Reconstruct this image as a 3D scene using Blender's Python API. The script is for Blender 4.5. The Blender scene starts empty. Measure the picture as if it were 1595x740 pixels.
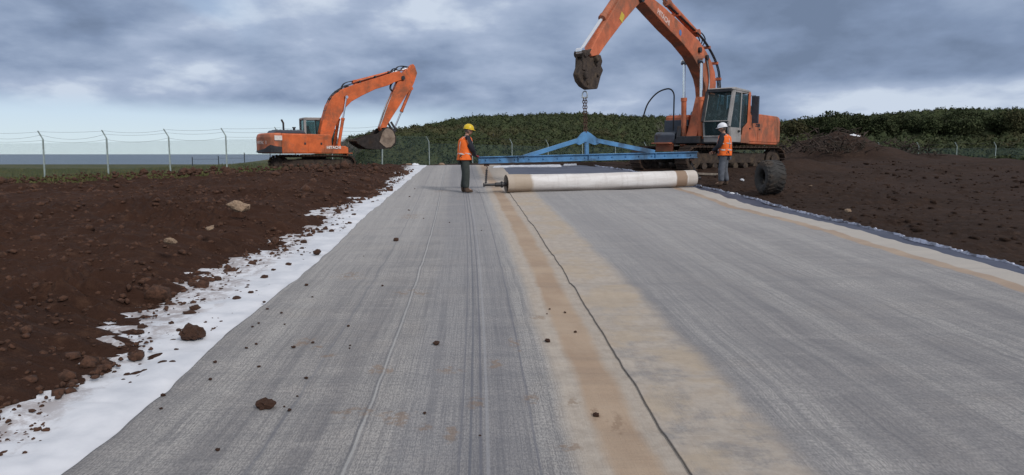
import bpy, bmesh, math, random
import numpy as np
from mathutils import Vector, Matrix, Euler, Quaternion
random.seed(7); rng = np.random.default_rng(7)
R = math.radians
sc = bpy.context.scene
col = sc.collection

# ------------------------------------------------------------------ camera
CAM_Z = 2.0; F = 1054.0; CX, CY = 797.5, 370.0; PITCH = math.atan(130 / F)
cam = bpy.data.cameras.new("camera"); cam.lens = 36 * F / 1595; cam.sensor_width = 36
cam.clip_start = 0.1; cam.clip_end = 90000
camo = bpy.data.objects.new("camera", cam); col.objects.link(camo)
camo.location = (0, 0, CAM_Z); camo.rotation_euler = (R(90) - PITCH, 0, 0)
sc.camera = camo

# ------------------------------------------------------------------ exposure, sun, sky
sc.view_settings.view_transform = 'Standard'; sc.view_settings.look = 'None'
sc.view_settings.gamma = 1; sc.view_settings.use_curve_mapping = False
sc.view_settings.exposure = 0.10
SUN_EL, SUN_AZ = R(36), R(140)          # azimuth clockwise from +Y: behind the camera and to its right
sl = bpy.data.lights.new("sun", 'SUN'); sl.energy = 1.75; sl.angle = R(9); sl.color = (1, .95, .90)
so = bpy.data.objects.new("sun", sl); col.objects.link(so)
sd = Vector((math.sin(SUN_AZ) * math.cos(SUN_EL), math.cos(SUN_AZ) * math.cos(SUN_EL), math.sin(SUN_EL)))
so.rotation_euler = sd.to_track_quat('Z', 'Y').to_euler()

world = bpy.data.worlds.new("World"); sc.world = world; world.use_nodes = True


class NT:
    """small helper round a node tree"""
    def __init__(s, nt): s.nt = nt; s.n = nt.nodes; s.l = nt.links
    def node(s, typ, **kw):
        x = s.n.new(typ)
        for k, v in kw.items():
            if k == 'inp':
                for a, b in v.items():
                    if isinstance(b, bpy.types.NodeSocket): s.l.new(b, x.inputs[a])
                    else: x.inputs[a].default_value = b
            else: setattr(x, k, v)
        return x
    def math(s, op, a, b=None, c=None, clamp=False):
        x = s.n.new('ShaderNodeMath'); x.operation = op; x.use_clamp = clamp
        for i, v in enumerate((a, b, c)):
            if v is None: continue
            if isinstance(v, bpy.types.NodeSocket): s.l.new(v, x.inputs[i])
            else: x.inputs[i].default_value = v
        return x.outputs[0]
    def ramp(s, fac, stops, interp='LINEAR'):
        x = s.n.new('ShaderNodeValToRGB'); cr = x.color_ramp; cr.interpolation = interp
        while len(cr.elements) < len(stops): cr.elements.new(.5)
        for e, (p, c) in zip(cr.elements, stops):
            e.position = p
            e.color = (c, c, c, 1) if not hasattr(c, '__len__') else (*c, 1)
        if isinstance(fac, bpy.types.NodeSocket): s.l.new(fac, x.inputs[0])
        return x.outputs[0]
    def sstep(s, v, a, b):
        x = s.n.new('ShaderNodeMapRange'); x.interpolation_type = 'SMOOTHSTEP'
        s.l.new(v, x.inputs[0]); x.inputs[1].default_value = a; x.inputs[2].default_value = b
        return x.outputs[0]
    def mix(s, fac, a, b, mode='MIX'):
        x = s.n.new('ShaderNodeMix'); x.data_type = 'RGBA'; x.blend_type = mode; x.clamp_factor = True
        for i, v in ((0, fac), (6, a), (7, b)):
            if isinstance(v, bpy.types.NodeSocket): s.l.new(v, x.inputs[i])
            elif i == 0: x.inputs[0].default_value = v
            else: x.inputs[i].default_value = (*v, 1) if len(v) == 3 else v
        return x.outputs[2]
    def noise(s, vec, scale, detail=4, rough=.55, dist=0, lac=2.0):
        x = s.n.new('ShaderNodeTexNoise')
        x.inputs['Scale'].default_value = scale; x.inputs['Detail'].default_value = detail
        x.inputs['Roughness'].default_value = rough; x.inputs['Distortion'].default_value = dist
        if vec is not None: s.l.new(vec, x.inputs['Vector'])
        return x.outputs[0]
    def mapping(s, vec, scale=(1, 1, 1), loc=(0, 0, 0), rot=(0, 0, 0)):
        x = s.n.new('ShaderNodeMapping'); x.inputs['Scale'].default_value = scale
        x.inputs['Location'].default_value = loc; x.inputs['Rotation'].default_value = rot
        s.l.new(vec, x.inputs['Vector']); return x.outputs[0]


def build_world():
    t = NT(world.node_tree); t.n.clear()
    out = t.node('ShaderNodeOutputWorld'); bg = t.node('ShaderNodeBackground')
    sky = t.node('ShaderNodeTexSky', sky_type='NISHITA', sun_disc=False, sun_elevation=SUN_EL, sun_rotation=SUN_AZ)
    tc = t.node('ShaderNodeTexCoord'); g = tc.outputs['Generated']
    sep = t.node('ShaderNodeSeparateXYZ', inp={0: g})
    x, y, z = sep.outputs
    zz = t.math('ADD', t.math('MAXIMUM', z, 0.0), .30)
    cx = t.math('DIVIDE', x, zz); cy = t.math('DIVIDE', y, zz)
    cv = t.node('ShaderNodeCombineXYZ', inp={0: cx, 1: cy, 2: 0.0}).outputs[0]
    n1 = t.noise(t.mapping(cv, (1, .95, 1), (3.1, 1.7, 0)), 1.6, 9, .54, .1)
    n2 = t.noise(t.mapping(cv, (1, 1, 1), (9.2, 4.4, 0)), 4.6, 7, .52, .1)
    n3 = t.noise(t.mapping(cv, (1, 1, 1), (1.2, 14.4, 0)), .9, 3, .5, 0)
    az = t.math('ARCTAN2', x, y)
    gain = t.math('ADD', 1.0, t.math('MULTIPLY', t.sstep(az, .25, -.3), .35)); gain = t.math('MULTIPLY', gain, .9)
    n1 = t.math('ADD', .5, t.math('MULTIPLY', t.math('SUBTRACT', n1, .5), gain)); n2 = t.math('ADD', .5, t.math('MULTIPLY', t.math('SUBTRACT', n2, .5), gain))
    # cloud tone: dark violet-grey masses, paler shreds between them
    tone = t.math('ADD', t.math('MULTIPLY', n1, .62), t.math('ADD', t.math('MULTIPLY', n2, .25), t.math('MULTIPLY', n3, .13)))
    # heavier to the right of the view, thinner to the left
    tone = t.math('ADD', tone, t.math('MULTIPLY', t.sstep(az, .5, -.55), .055))
    tone = t.math('SUBTRACT', tone, t.math('MULTIPLY', t.sstep(az, .02, .3), t.math('MULTIPLY', t.sstep(z, .04, .12), .045)))
    # pale seams low over the land on the right
    seam = t.math('MULTIPLY', t.sstep(az, .28, .4), t.math('MULTIPLY', t.sstep(z, .035, .06), t.sstep(z, .1, .075)))
    tone = t.math('ADD', tone, t.math('MULTIPLY', seam, .11))
    cloud = t.ramp(tone, [(.37, (.155, .208, .312)), (.45, (.212, .279, .412)), (.52, (.288, .362, .502)),
                          (.585, (.36, .435, .58)), (.66, (.55, .625, .74))])
    # clear band of pale sky over the sea, ragged upper edge
    nb = t.noise(t.mapping(cv, (.5, .5, 1), (2, 2, 0)), 1.5, 5, .55)
    zedge = t.math('ADD', z, t.math('MULTIPLY', t.math('SUBTRACT', nb, .5), .055))
    band = t.math('MULTIPLY', t.sstep(zedge, .083, .048), t.sstep(az, .05, -.2))
    hb = t.ramp(z, [(0.0, (.68, .82, .88)), (.05, (.56, .70, .86)), (.09, (.44, .57, .76))])
    skyc = t.mix(1.0, sky.outputs[0], (.085, .085, .085), 'MULTIPLY')
    clear = t.mix(.8, skyc, hb)
    # a few blue rents higher up on the left
    rent = t.math('MULTIPLY', t.sstep(n3, .47, .56), t.math('MULTIPLY', t.sstep(az, -.3, -.5), t.sstep(z, .1, .16)))
    c = t.mix(rent, cloud, t.mix(.6, skyc, (.33, .48, .72)))
    c = t.mix(band, c, clear)
    # overcast skies are brighter overhead
    lift = t.math('ADD', 1.0, t.math('MULTIPLY', t.sstep(z, .28, .9), .15))
    ovr = t.mix(t.sstep(n1, .35, .65), (.39, .405, .455), (.62, .64, .68))
    c = t.mix(t.math('MULTIPLY', t.sstep(z, .24, .42), .9), c, ovr)
    c2 = t.node('ShaderNodeVectorMath', operation='SCALE', inp={0: c, 3: lift}).outputs[0]
    t.l.new(c2, bg.inputs[0]); bg.inputs[1].default_value = 1.0
    t.l.new(bg.outputs[0], out.inputs[0])


build_world()

# ------------------------------------------------------------------ pixel -> world helpers (used to read real positions off the photo)
_cp, _sp = math.cos(PITCH), math.sin(PITCH)
SL = math.tan(math.atan(185 / F) - PITCH)        # the laid surface climbs away from the camera by about 3 degrees


def ray(px, py):
    x = (px - CX) / F; z = -(py - CY) / F
    return Vector((x, _cp + z * _sp, -_sp + z * _cp))


def gnd(px, py):
    d = ray(px, py); t = CAM_Z / (SL * d.y - d.z); q = d * t; q.z += CAM_Z; return q


def at(px, py, Y):
    d = ray(px, py); q = d * (Y / d.y); q.z += CAM_Z; return q


def hitplane(px, py, org, nrm):
    d = ray(px, py); o = Vector((0, 0, CAM_Z))
    return o + d * ((org - o).dot(nrm) / d.dot(nrm))


# ------------------------------------------------------------------ numpy noise
_perm = rng.permutation(512)


def _h(ix, iy, s):
    return _perm[(_perm[(ix + s * 37) & 511] + iy) & 511] / 511.0


def vnoise(x, y, s=0):
    x = np.asarray(x, float); y = np.asarray(y, float)
    ix = np.floor(x).astype(int); iy = np.floor(y).astype(int); fx = x - ix; fy = y - iy
    fx = fx * fx * (3 - 2 * fx); fy = fy * fy * (3 - 2 * fy)
    a = _h(ix, iy, s); b = _h(ix + 1, iy, s); c = _h(ix, iy + 1, s); d = _h(ix + 1, iy + 1, s)
    return (a * (1 - fx) + b * fx) * (1 - fy) + (c * (1 - fx) + d * fx) * fy


def fbm(x, y, octs=4, s=0, g=.5):
    r = 0; a = 1; t = 0
    for i in range(octs):
        r = r + a * (vnoise(x * 2 ** i + 13.7 * i, y * 2 ** i + 7.3 * i, s + i) - .5); t += a; a *= g
    return r / t


def cells(x, y, s=0):
    """distance to nearest jittered point: rounded lumps"""
    x = np.asarray(x, float); y = np.asarray(y, float)
    ix = np.floor(x).astype(int); iy = np.floor(y).astype(int); best = np.full(np.broadcast(x, y).shape, 9.0)
    for dx in (-1, 0, 1):
        for dy in (-1, 0, 1):
            jx = ix + dx; jy = iy + dy
            d = (jx + _h(jx, jy, s) - x) ** 2 + (jy + _h(jx, jy, s + 5) - y) ** 2
            best = np.minimum(best, d)
    return np.sqrt(best)


def smax(a, b, k): return .5 * (a + b + np.sqrt((a - b) ** 2 + k * k))
def smin(a, b, k): return .5 * (a + b - np.sqrt((a - b) ** 2 + k * k))
def sst(v, a, b):
    t = np.clip((v - a) / (b - a), 0, 1); return t * t * (3 - 2 * t)


def H(x, y):
    """terrain height"""
    x = np.asarray(x, float); y = np.asarray(y, float)
    p = SL * y
    f = 1.53 - .028 * np.maximum(y - 29, 0)
    z = smin(p, f, .05) - .044 * np.maximum(-x - 4.5, 0) * sst(y, 8, 22)
    z = smax(z, .15 + 0 * x, .3)
    # hill with scrub on it, rising behind the fence
    ridge_z = np.interp(x, [-60, -43, -34, -26, -14, -5, 5, 16, 26, 45, 60, 75, 95, 200],
                        [-1, .2, 3.4, 4.9, 7.1, 8.3, 8.9, 8.8, 8.2, 7.4, 7.2, 8.4, 9.4, 10.0])
    k = sst(y, 58 + 6 * (x < 0), 158) * .45 + np.clip((y - 62) / 96, 0, 1) * .55
    hill = ridge_z * k
    z = z + np.maximum(hill, 0) + np.where(y > 60, 1, 0) * fbm(x * .05, y * .05, 3, 3) * 1.5 * np.clip(hill / 4, 0, 1)
    # cliff to the sea behind the land
    edge = 128 + 400 * sst(x, -48, -20) + 8 * fbm(x * .02, y * .0, 2, 9)
    z = z - 30 * sst(y, edge, edge + 14)
    return z


def soil_line(x, y):
    """> 0 where the left soil bank has given way to grass"""
    line = np.interp(x, [-60, -10.5, -9, -7, 0, 20, 60], [21.5, 22, 30, 45, 46, 52, 52])
    pad = (1 - np.sqrt(((x + 11) / 4.4) ** 2 + ((y - 39) / 7.5) ** 2)) * 5
    return np.minimum(y - line, -pad)


def W(x, y):
    """wrinkles of the laid cloth, shared by every sheet so that they lie on each other"""
    w = .070 * fbm(x * .40 + .15 * y, y * 2.0, 3, 21) * (.3 + 1.2 * vnoise(x * .22 + 3, y * .12, 33)) + .018 * fbm(x * .25 + 3, y * 4.3 + .25 * x, 2, 25) * (.4 + 1.2 * vnoise(x * .3, y * .2, 31))
    return w + .03 * fbm(x * .5, y * .35, 2, 28)


# ------------------------------------------------------------------ object helpers
def tag(o, label=None, cat=None, group=None, kind=None):
    if label: o['label'] = label
    if cat: o['category'] = cat
    if group: o['group'] = group
    if kind: o['kind'] = kind
    return o


def empty(name, loc, rz=0):
    o = bpy.data.objects.new(name, None); col.objects.link(o); o.location = loc; o.rotation_euler = (0, 0, rz)
    o.empty_display_size = .3
    return o


def link_mesh(name, me, mat=None, parent=None, smooth=False, bevel=0):
    o = bpy.data.objects.new(name, me); col.objects.link(o)
    if mat is not None and not len(me.materials): me.materials.append(mat)
    if parent is not None: o.parent = parent
    if smooth: me.shade_smooth()
    if bevel:
        b = o.modifiers.new('bevel', 'BEVEL'); b.width = bevel; b.segments = 2; b.limit_method = 'ANGLE'; b.angle_limit = R(35)
    return o


class MB:
    def __init__(s): s.v = []; s.f = []; s.M = Matrix.Identity(4)
    def add(s, vs, fs):
        n = len(s.v); s.v += [tuple(s.M @ Vector(v)) for v in vs]; s.f += [tuple(i + n for i in f) for f in fs]; return s
    def box(s, c, d, rot=None):
        m = Matrix.Translation(c) @ (Euler(rot).to_matrix().to_4x4() if rot else Matrix.Identity(4))
        vs = [m @ Vector((a * d[0] / 2, b * d[1] / 2, e * d[2] / 2)) for a in (-1, 1) for b in (-1, 1) for e in (-1, 1)]
        return s.add(vs, [(0, 1, 3, 2), (4, 6, 7, 5), (0, 4, 5, 1), (2, 3, 7, 6), (0, 2, 6, 4), (1, 5, 7, 3)])
    def beam(s, p0, p1, w, h, up=(0, 0, 1)):
        p0 = Vector(p0); p1 = Vector(p1); d = (p1 - p0).normalized(); sx = d.cross(Vector(up)).normalized(); u = sx.cross(d)
        vs = []
        for p in (p0, p1):
            for a, b in ((-1, -1), (1, -1), (1, 1), (-1, 1)): vs.append(p + sx * a * w / 2 + u * b * h / 2)
        return s.add(vs, [(3, 2, 1, 0), (4, 5, 6, 7), (0, 1, 5, 4), (1, 2, 6, 5), (2, 3, 7, 6), (3, 0, 4, 7)])
    def prism(s, poly, y0, y1):
        """poly: (x, z) outline, extruded in y"""
        n = len(poly); vs = [(a, y0, b) for a, b in poly] + [(a, y1, b) for a, b in poly]
        fs = [tuple(range(n)), tuple(range(2 * n - 1, n - 1, -1))] + [(i, i + n, (i + 1) % n + n, (i + 1) % n) for i in range(n)]
        return s.add(vs, fs)
    def cyl(s, p0, p1, r0, r1=None, seg=12, caps=True):
        r1 = r0 if r1 is None else r1
        return s.tube([p0, p1], [r0, r1], seg, caps)
    def tube(s, path, r, seg=8, caps=True):
        P = [Vector(p) for p in path]; n = len(P); rs = r if hasattr(r, '__len__') else [r] * n
        vs = []; up = None
        for i, p in enumerate(P):
            d = (P[min(i + 1, n - 1)] - P[max(i - 1, 0)]).normalized()
            if up is None:
                up = Vector((0, 0, 1)) if abs(d.z) < .9 else Vector((1, 0, 0))
            a = (up - d * up.dot(d)).normalized(); up = a; b = d.cross(a)
            for k in range(seg):
                t = 2 * math.pi * k / seg; vs.append(p + (a * math.cos(t) + b * math.sin(t)) * rs[i])
        fs = [(i * seg + k, i * seg + (k + 1) % seg, (i + 1) * seg + (k + 1) % seg, (i + 1) * seg + k) for i in range(n - 1) for k in range(seg)]
        if caps: fs += [tuple(range(seg - 1, -1, -1)), tuple(range((n - 1) * seg, n * seg))]
        return s.add(vs, fs)
    def lathe(s, prof, seg=24, M=None):
        """prof: (r, z) list, revolved about z"""
        m = M or Matrix.Identity(4); vs = []; n = len(prof)
        for r, z in prof:
            for k in range(seg):
                t = 2 * math.pi * k / seg; vs.append(m @ Vector((r * math.cos(t), r * math.sin(t), z)))
        fs = [(i * seg + k, i * seg + (k + 1) % seg, (i + 1) * seg + (k + 1) % seg, (i + 1) * seg + k) for i in range(n - 1) for k in range(seg)]
        return s.add(vs, fs)
    def build(s, name, mat, parent=None, smooth=False, bevel=0):
        me = bpy.data.meshes.new(name); me.from_pydata(s.v, [], s.f); me.update()
        bm = bmesh.new(); bm.from_mesh(me); bmesh.ops.recalc_face_normals(bm, faces=bm.faces); bm.to_mesh(me); bm.free()
        o = link_mesh(name, me, mat, parent, smooth, bevel)
        if smooth and not bevel:
            me.set_sharp_from_angle(angle=R(40))
        return o


def np_mesh(name, V, Fq, smooth=True):
    me = bpy.data.meshes.new(name); V = np.asarray(V, np.float32); Fq = np.asarray(Fq, np.int32)
    me.vertices.add(len(V)); me.vertices.foreach_set('co', V.ravel())
    k = Fq.shape[1]; me.loops.add(Fq.size); me.loops.foreach_set('vertex_index', Fq.ravel())
    me.polygons.add(len(Fq)); me.polygons.foreach_set('loop_start', np.arange(0, Fq.size, k, dtype=np.int32))
    me.polygons.foreach_set('loop_total', np.full(len(Fq), k, np.int32))
    me.update(calc_edges=True)
    if smooth: me.shade_smooth()
    return me


def grid_faces(nr, nc):
    i = np.arange(nr - 1)[:, None] * nc + np.arange(nc - 1)[None, :]
    return np.stack([i, i + 1, i + 1 + nc, i + nc], -1).reshape(-1, 4)


def set_uv(me, uv):
    l = me.uv_layers.new(name='UVMap'); idx = np.empty(len(me.loops), np.int32); me.loops.foreach_get('vertex_index', idx)
    l.data.foreach_set('uv', np.asarray(uv, np.float32)[idx].ravel())


def set_attr(me, name, val):
    a = me.attributes.new(name, 'FLOAT', 'POINT'); a.data.foreach_set('value', np.asarray(val, np.float32).ravel())


# ------------------------------------------------------------------ materials
MATS = {}


def mat_base(name):
    m = bpy.data.materials.new(name); m.use_nodes = True; t = NT(m.node_tree); b = t.n['Principled BSDF']; return m, t, b


def simple(name, color, rough=.6, metal=0, var=.15, scale=6, dirt=None, dirt_amt=.0, bump=0, bscale=40, spec=.4):
    """painted or plain surface with uneven colour, grime in patches and a little relief"""
    if name in MATS: return MATS[name]
    m, t, b = mat_base(name); tc = t.node('ShaderNodeTexCoord').outputs['Object']
    n = t.noise(tc, scale, 5, .6)
    lo = tuple(c * (1 - var) for c in color); hi = tuple(min(1, c * (1 + var)) for c in color)
    c = t.mix(t.sstep(n, .3, .7), lo, hi)
    if dirt:
        n2 = t.noise(tc, scale * .35, 8, .68, .3)
        f = t.sstep(n2, .62 - dirt_amt * .3, .74 - dirt_amt * .2)
        c = t.mix(t.math('MULTIPLY', f, .85), c, dirt)
        t.l.new(t.math('ADD', rough, t.math('MULTIPLY', f, .3), clamp=True), b.inputs['Roughness'])
    else: b.inputs['Roughness'].default_value = rough
    t.l.new(c, b.inputs['Base Color']); b.inputs['Metallic'].default_value = metal
    b.inputs['Specular IOR Level'].default_value = spec
    if bump:
        nb = t.noise(tc, bscale, 4, .6)
        bp = t.node('ShaderNodeBump', inp={'Strength': bump, 'Distance': .02, 'Height': nb}); t.l.new(bp.outputs[0], b.inputs['Normal'])
    MATS[name] = m; return m


MUD = (.055, .035, .024)
M_OR = simple('orange_paint', (.64, .135, .035), .48, var=.2, scale=2.2, dirt=(.27, .10, .05), dirt_amt=.5)
M_ORD = simple('faded_orange_paint', (.56, .15, .065), .55, var=.22, scale=2, dirt=(.22, .11, .07), dirt_amt=.6)
M_DARK = simple('dark_steel', (.03, .03, .034), .5, var=.3, dirt=MUD, dirt_amt=.3)
M_HOSE = simple('hose_rubber', (.02, .02, .022), .5)
M_MUDDY = simple('muddy_steel', (.05, .036, .028), .8, var=.4, scale=9, dirt=(.11, .08, .055), dirt_amt=.5, bump=.6, bscale=25)
M_TRACK = simple('track_steel', (.05, .034, .026), .85, var=.5, scale=7, dirt=(.075, .045, .03), dirt_amt=.8, bump=.8, bscale=30)
M_GREY = simple('cab_grey_paint', (.34, .325, .31), .5, var=.12, scale=3, dirt=(.13, .11, .095), dirt_amt=.4)
M_DGREY = simple('hood_dark_paint', (.055, .065, .085), .5, dirt=MUD, dirt_amt=.1)
M_CHROME = simple('chrome_rod', (.85, .86, .88), .22, 1.0, var=.03)
M_BLUE = simple('blue_paint', (.085, .235, .44), .45, var=.2, scale=3, dirt=(.045, .075, .12), dirt_amt=.6)
M_RUST = simple('rusty_chain', (.10, .055, .04), .7, .4, var=.4, scale=20)
M_GALV = simple('galvanised_steel', (.36, .40, .42), .5, .5, var=.2, scale=4)
M_CONC = simple('weathered_post_paint', (.30, .36, .35), .7, var=.25, scale=3)
M_WHITE = simple('white_lettering', (.75, .70, .66), .5, var=.15, scale=9)
M_BARK = simple('bark', (.06, .045, .035), .9, var=.3, scale=9, bump=.5)
M_STONE = simple('pale_stone', (.30, .21, .14), .9, var=.3, scale=9, bump=.6, dirt=(.10, .055, .04), dirt_amt=.3)
M_CLOD = simple('red_brown_clod', (.072, .034, .020), .95, var=.45, scale=25, bump=.8)
M_WOOD = simple('weathered_timber', (.30, .25, .20), .85, var=.3, scale=12)
M_TYRE = simple('worn_tyre_rubber', (.035, .033, .031), .75, var=.3, scale=6, dirt=(.075, .058, .045), dirt_amt=.5, bump=.4)
M_PLASTIC = simple('white_plastic_sheet', (.78, .80, .84), .4, var=.08)


def glass_mat():
    m, t, b = mat_base('cab_glass'); n = t.noise(t.node('ShaderNodeTexCoord').outputs['Object'], 4, 5, .65)
    b.inputs['Base Color'].default_value = (.12, .17, .18, 1); b.inputs['Roughness'].default_value = .06
    tr = t.node('ShaderNodeBsdfTransparent', inp={0: (.50, .62, .62, 1)})
    mx = t.node('ShaderNodeMixShader', inp={0: t.math('ADD', .20, t.math('MULTIPLY', t.sstep(n, .5, .75), .25)), 1: tr.outputs[0], 2: b.outputs[0]})
    t.l.new(mx.outputs[0], t.n['Material Output'].inputs[0]); return m


M_GLASS = glass_mat()


def soil_mat(name='soil', base=(.041, .0195, .0125), base2=(.092, .048, .030), pale=(.19, .115, .07), grass=False):
    m, t, b = mat_base(name); g = t.node('ShaderNodeNewGeometry').outputs['Position']
    n1 = t.noise(g, .55, 5, .6); n2 = t.noise(g, 5.5, 8, .72); n3 = t.noise(g, 34, 5, .7)
    c = t.mix(t.sstep(n1, .3, .7), base, tuple(v * 1.35 for v in base))
    c = t.mix(t.math('MULTIPLY', t.sstep(n2, .5, .72), .8), c, base2)
    c = t.mix(t.math('MULTIPLY', t.sstep(n3, .66, .76), .55), c, pale)
    hb = t.math('ADD', t.math('MULTIPLY', n2, .6), t.math('MULTIPLY', n3, .25))
    if grass:
        at_ = t.node('ShaderNodeAttribute', attribute_name='grass').outputs['Fac']
        gn = t.noise(g, .35, 6, .65); gn2 = t.noise(g, 3, 6, .7)
        gc = t.mix(t.sstep(gn, .38, .62), (.045, .062, .025), (.115, .105, .045))
        gc = t.mix(t.math('MULTIPLY', t.sstep(gn2, .45, .7), .5), gc, (.15, .115, .07))
        c = t.mix(at_, c, gc)
    t.l.new(c, b.inputs['Base Color']); b.inputs['Roughness'].default_value = .93; b.inputs['Specular IOR Level'].default_value = .15
    bp = t.node('ShaderNodeBump', inp={'Strength': 1.0, 'Distance': .09, 'Height': hb}); t.l.new(bp.outputs[0], b.inputs['Normal'])
    return m


M_SOIL = soil_mat(); M_GROUND = soil_mat('ground_soil_grass', grass=True)
M_SOILR = soil_mat('trampled_soil', (.032, .019, .0135), (.078, .047, .032), (.17, .12, .09))


def cloth_mat(name, side):
    """needle-punched clay liner: grey with along-the-roll streaks, tan bentonite bands at its edges.
       UV.x = metres from the lap seam, UV.y = metres along"""
    m, t, b = mat_base(name)
    uv = t.node('ShaderNodeUVMap', uv_map='UVMap').outputs[0]
    s = t.node('ShaderNodeSeparateXYZ', inp={0: uv}); u, v = s.outputs[0], s.outputs[1]
    blot = t.noise(uv, 1.1, 6, .62); fine = t.noise(uv, 9, 5, .7)
    streakA = t.noise(t.mapping(uv, (1.6, .05, 1)), 1.0, 3, .5)       # broad bands along the roll
    streakB = t.noise(t.mapping(uv, (13, .22, 1)), 1.0, 5, .65)       # fine lines along the roll
    cross = t.noise(t.mapping(uv, (.75, 2.4, 1)), 1.0, 6, .62, 1.3)         # crosswise waves of tone: light on rubbed wrinkle crests, painted into the colour
    weave = t.noise(t.mapping(uv, (120, 34, 1)), 1.0, 5, .7)
    fib = t.noise(uv, 55, 3, .7)
    c = t.mix(t.sstep(streakA, .36, .64), (.265, .252, .245), (.43, .41, .385))
    c = t.mix(t.math('MULTIPLY', t.sstep(streakB, .44, .64), .5), c, (.145, .145, .155))
    c = t.mix(t.math('MULTIPLY', t.sstep(cross, .46, .66), .34 if side == 'R' else .5), c, (.43, .405, .38))
    c = t.mix(t.math('MULTIPLY', t.sstep(blot, .50, .68), .38), c, (.345, .31, .275))
    c = t.mix(t.math('MULTIPLY', t.sstep(weave, .45, .58), .6), c, (.125, .122, .126))
    thread = t.noise(t.mapping(uv, (95, 1.1, 1)), 1.0, 4, .7)
    c = t.mix(t.math('MULTIPLY', t.sstep(thread, .48, .58), .42), c, (.13, .128, .135))
    c = t.mix(t.math('MULTIPLY', t.sstep(fib, .55, .68), .30), c, (.42, .42, .43))
    ribs = t.noise(t.mapping(uv, (9, 55, 1)), 1.0, 4, .6); c = t.mix(t.math('MULTIPLY', t.sstep(ribs, .50, .60), .34), c, (.15, .148, .155))
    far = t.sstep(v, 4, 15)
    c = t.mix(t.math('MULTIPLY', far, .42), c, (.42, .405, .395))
    # wandering edge for the stained bands
    wob = t.math('MULTIPLY', t.math('SUBTRACT', t.noise(t.mapping(uv, (2.2, .9, 1)), 1.0, 7, .68), .5), .16)
    uu = t.math('ADD', u, wob)
    cream = t.mix(t.sstep(fine, .3, .7), (.40, .335, .27), (.50, .435, .36))
    tan = t.mix(t.sstep(blot, .35, .65), (.345, .245, .17), (.42, .315, .225))
    if side == 'L':
        bl = t.sstep(uu, -.64, -.50); c = t.mix(t.math('MULTIPLY', bl, .78), c, cream)
        on = t.math('MULTIPLY', t.sstep(uu, -.45, -.36), t.sstep(uu, -.08, -.18)); c = t.mix(t.math('MULTIPLY', on, .88), c, tan)
        # stitched crease line and tracks at fixed distances from the seam
        for pos, w, colr, k in ((-1.83, .007, (.44, .44, .43), .55), (-1.848, .007, (.10, .105, .12), .45), (-1.812, .006, (.12, .125, .14), .35),
                                (-1.10, .008, (.10, .105, .13), .65), (-1.06, .010, (.42, .42, .43), .45), (-1.16, .008, (.09, .10, .125), .6),
                                (-1.22, .008, (.10, .105, .13), .45), (-2.35, .010, (.15, .155, .175), .4), (-.78, .008, (.12, .125, .15), .5)):
            d = t.math('ABSOLUTE', t.math('SUBTRACT', u, pos))
            c = t.mix(t.math('MULTIPLY', t.sstep(d, w * 1.6, w * .4), k), c, colr)
        db = t.math('MULTIPLY', t.sstep(uu, -1.72, -1.5), t.sstep(uu, -.62, -.9)); c = t.mix(t.math('MULTIPLY', db, .30), c, (.15, .155, .18))
        # scattered muddy stains
        nst = t.noise(uv, 16, 4, .6)
        sa = t.node('ShaderNodeAttribute', attribute_name='stain').outputs['Fac']
        st = t.math('MULTIPLY', sa, t.math('MULTIPLY', t.math('ADD', t.math('SUBTRACT', fine, .32), t.math('MULTIPLY', t.math('SUBTRACT', nst, .5), 1.5)), 5.0))
        c = t.mix(t.math('MULTIPLY', t.sstep(st, .15, .75), .55), c, (.225, .155, .105))
    else:
        nearn = t.noise(uv, 3.2, 6, .7)
        bl = t.sstep(uu, .76, .56)
        holes = t.math('SUBTRACT', 1.0, t.math('MULTIPLY', t.math('MULTIPLY', t.sstep(nearn, .45, .62), .6), t.sstep(v, 9, 4)))
        c = t.mix(t.math('MULTIPLY', t.math('MULTIPLY', bl, .85), holes), c, cream)
        st = t.math('MULTIPLY', bl, t.sstep(blot, .46, .6)); c = t.mix(t.math('MULTIPLY', st, .5), c, (.45, .35, .235))
        w = t.node('ShaderNodeAttribute', attribute_name='edge').outputs['Fac']   # metres from the far edge
        wj = t.math('ADD', w, t.math('MULTIPLY', wob, .4))
        on = t.math('MULTIPLY', t.sstep(wj, .74, .66), t.sstep(wj, .44, .50)); c = t.mix(t.math('MULTIPLY', on, .9), c, tan)
        cr = t.sstep(wj, .50, .46); c = t.mix(t.math('MULTIPLY', cr, .9), c, (.46, .42, .37))
        c = t.mix(.10, c, (.25, .255, .28))
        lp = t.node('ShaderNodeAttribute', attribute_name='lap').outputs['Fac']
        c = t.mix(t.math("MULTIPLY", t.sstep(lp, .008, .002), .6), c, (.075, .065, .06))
    t.l.new(c, b.inputs['Base Color']); b.inputs['Roughness'].default_value = .88; b.inputs['Specular IOR Level'].default_value = .25
    hh = t.math('ADD', t.math('MULTIPLY', t.math('ADD', weave, thread), .5), t.math('ADD', t.math('MULTIPLY', fib, .3), t.math('MULTIPLY', streakB, .5)))
    bp = t.node('ShaderNodeBump', inp={'Strength': .8, 'Distance': .008, 'Height': hh})
    big = t.noise(t.mapping(uv, (.5, 3.6, 1)), 1.0, 4, .55)
    bp2 = t.node('ShaderNodeBump', inp={'Strength': .5, 'Distance': .06, 'Height': big, 'Normal': bp.outputs[0]})
    t.l.new(bp2.outputs[0], b.inputs['Normal'])
    return m


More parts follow.
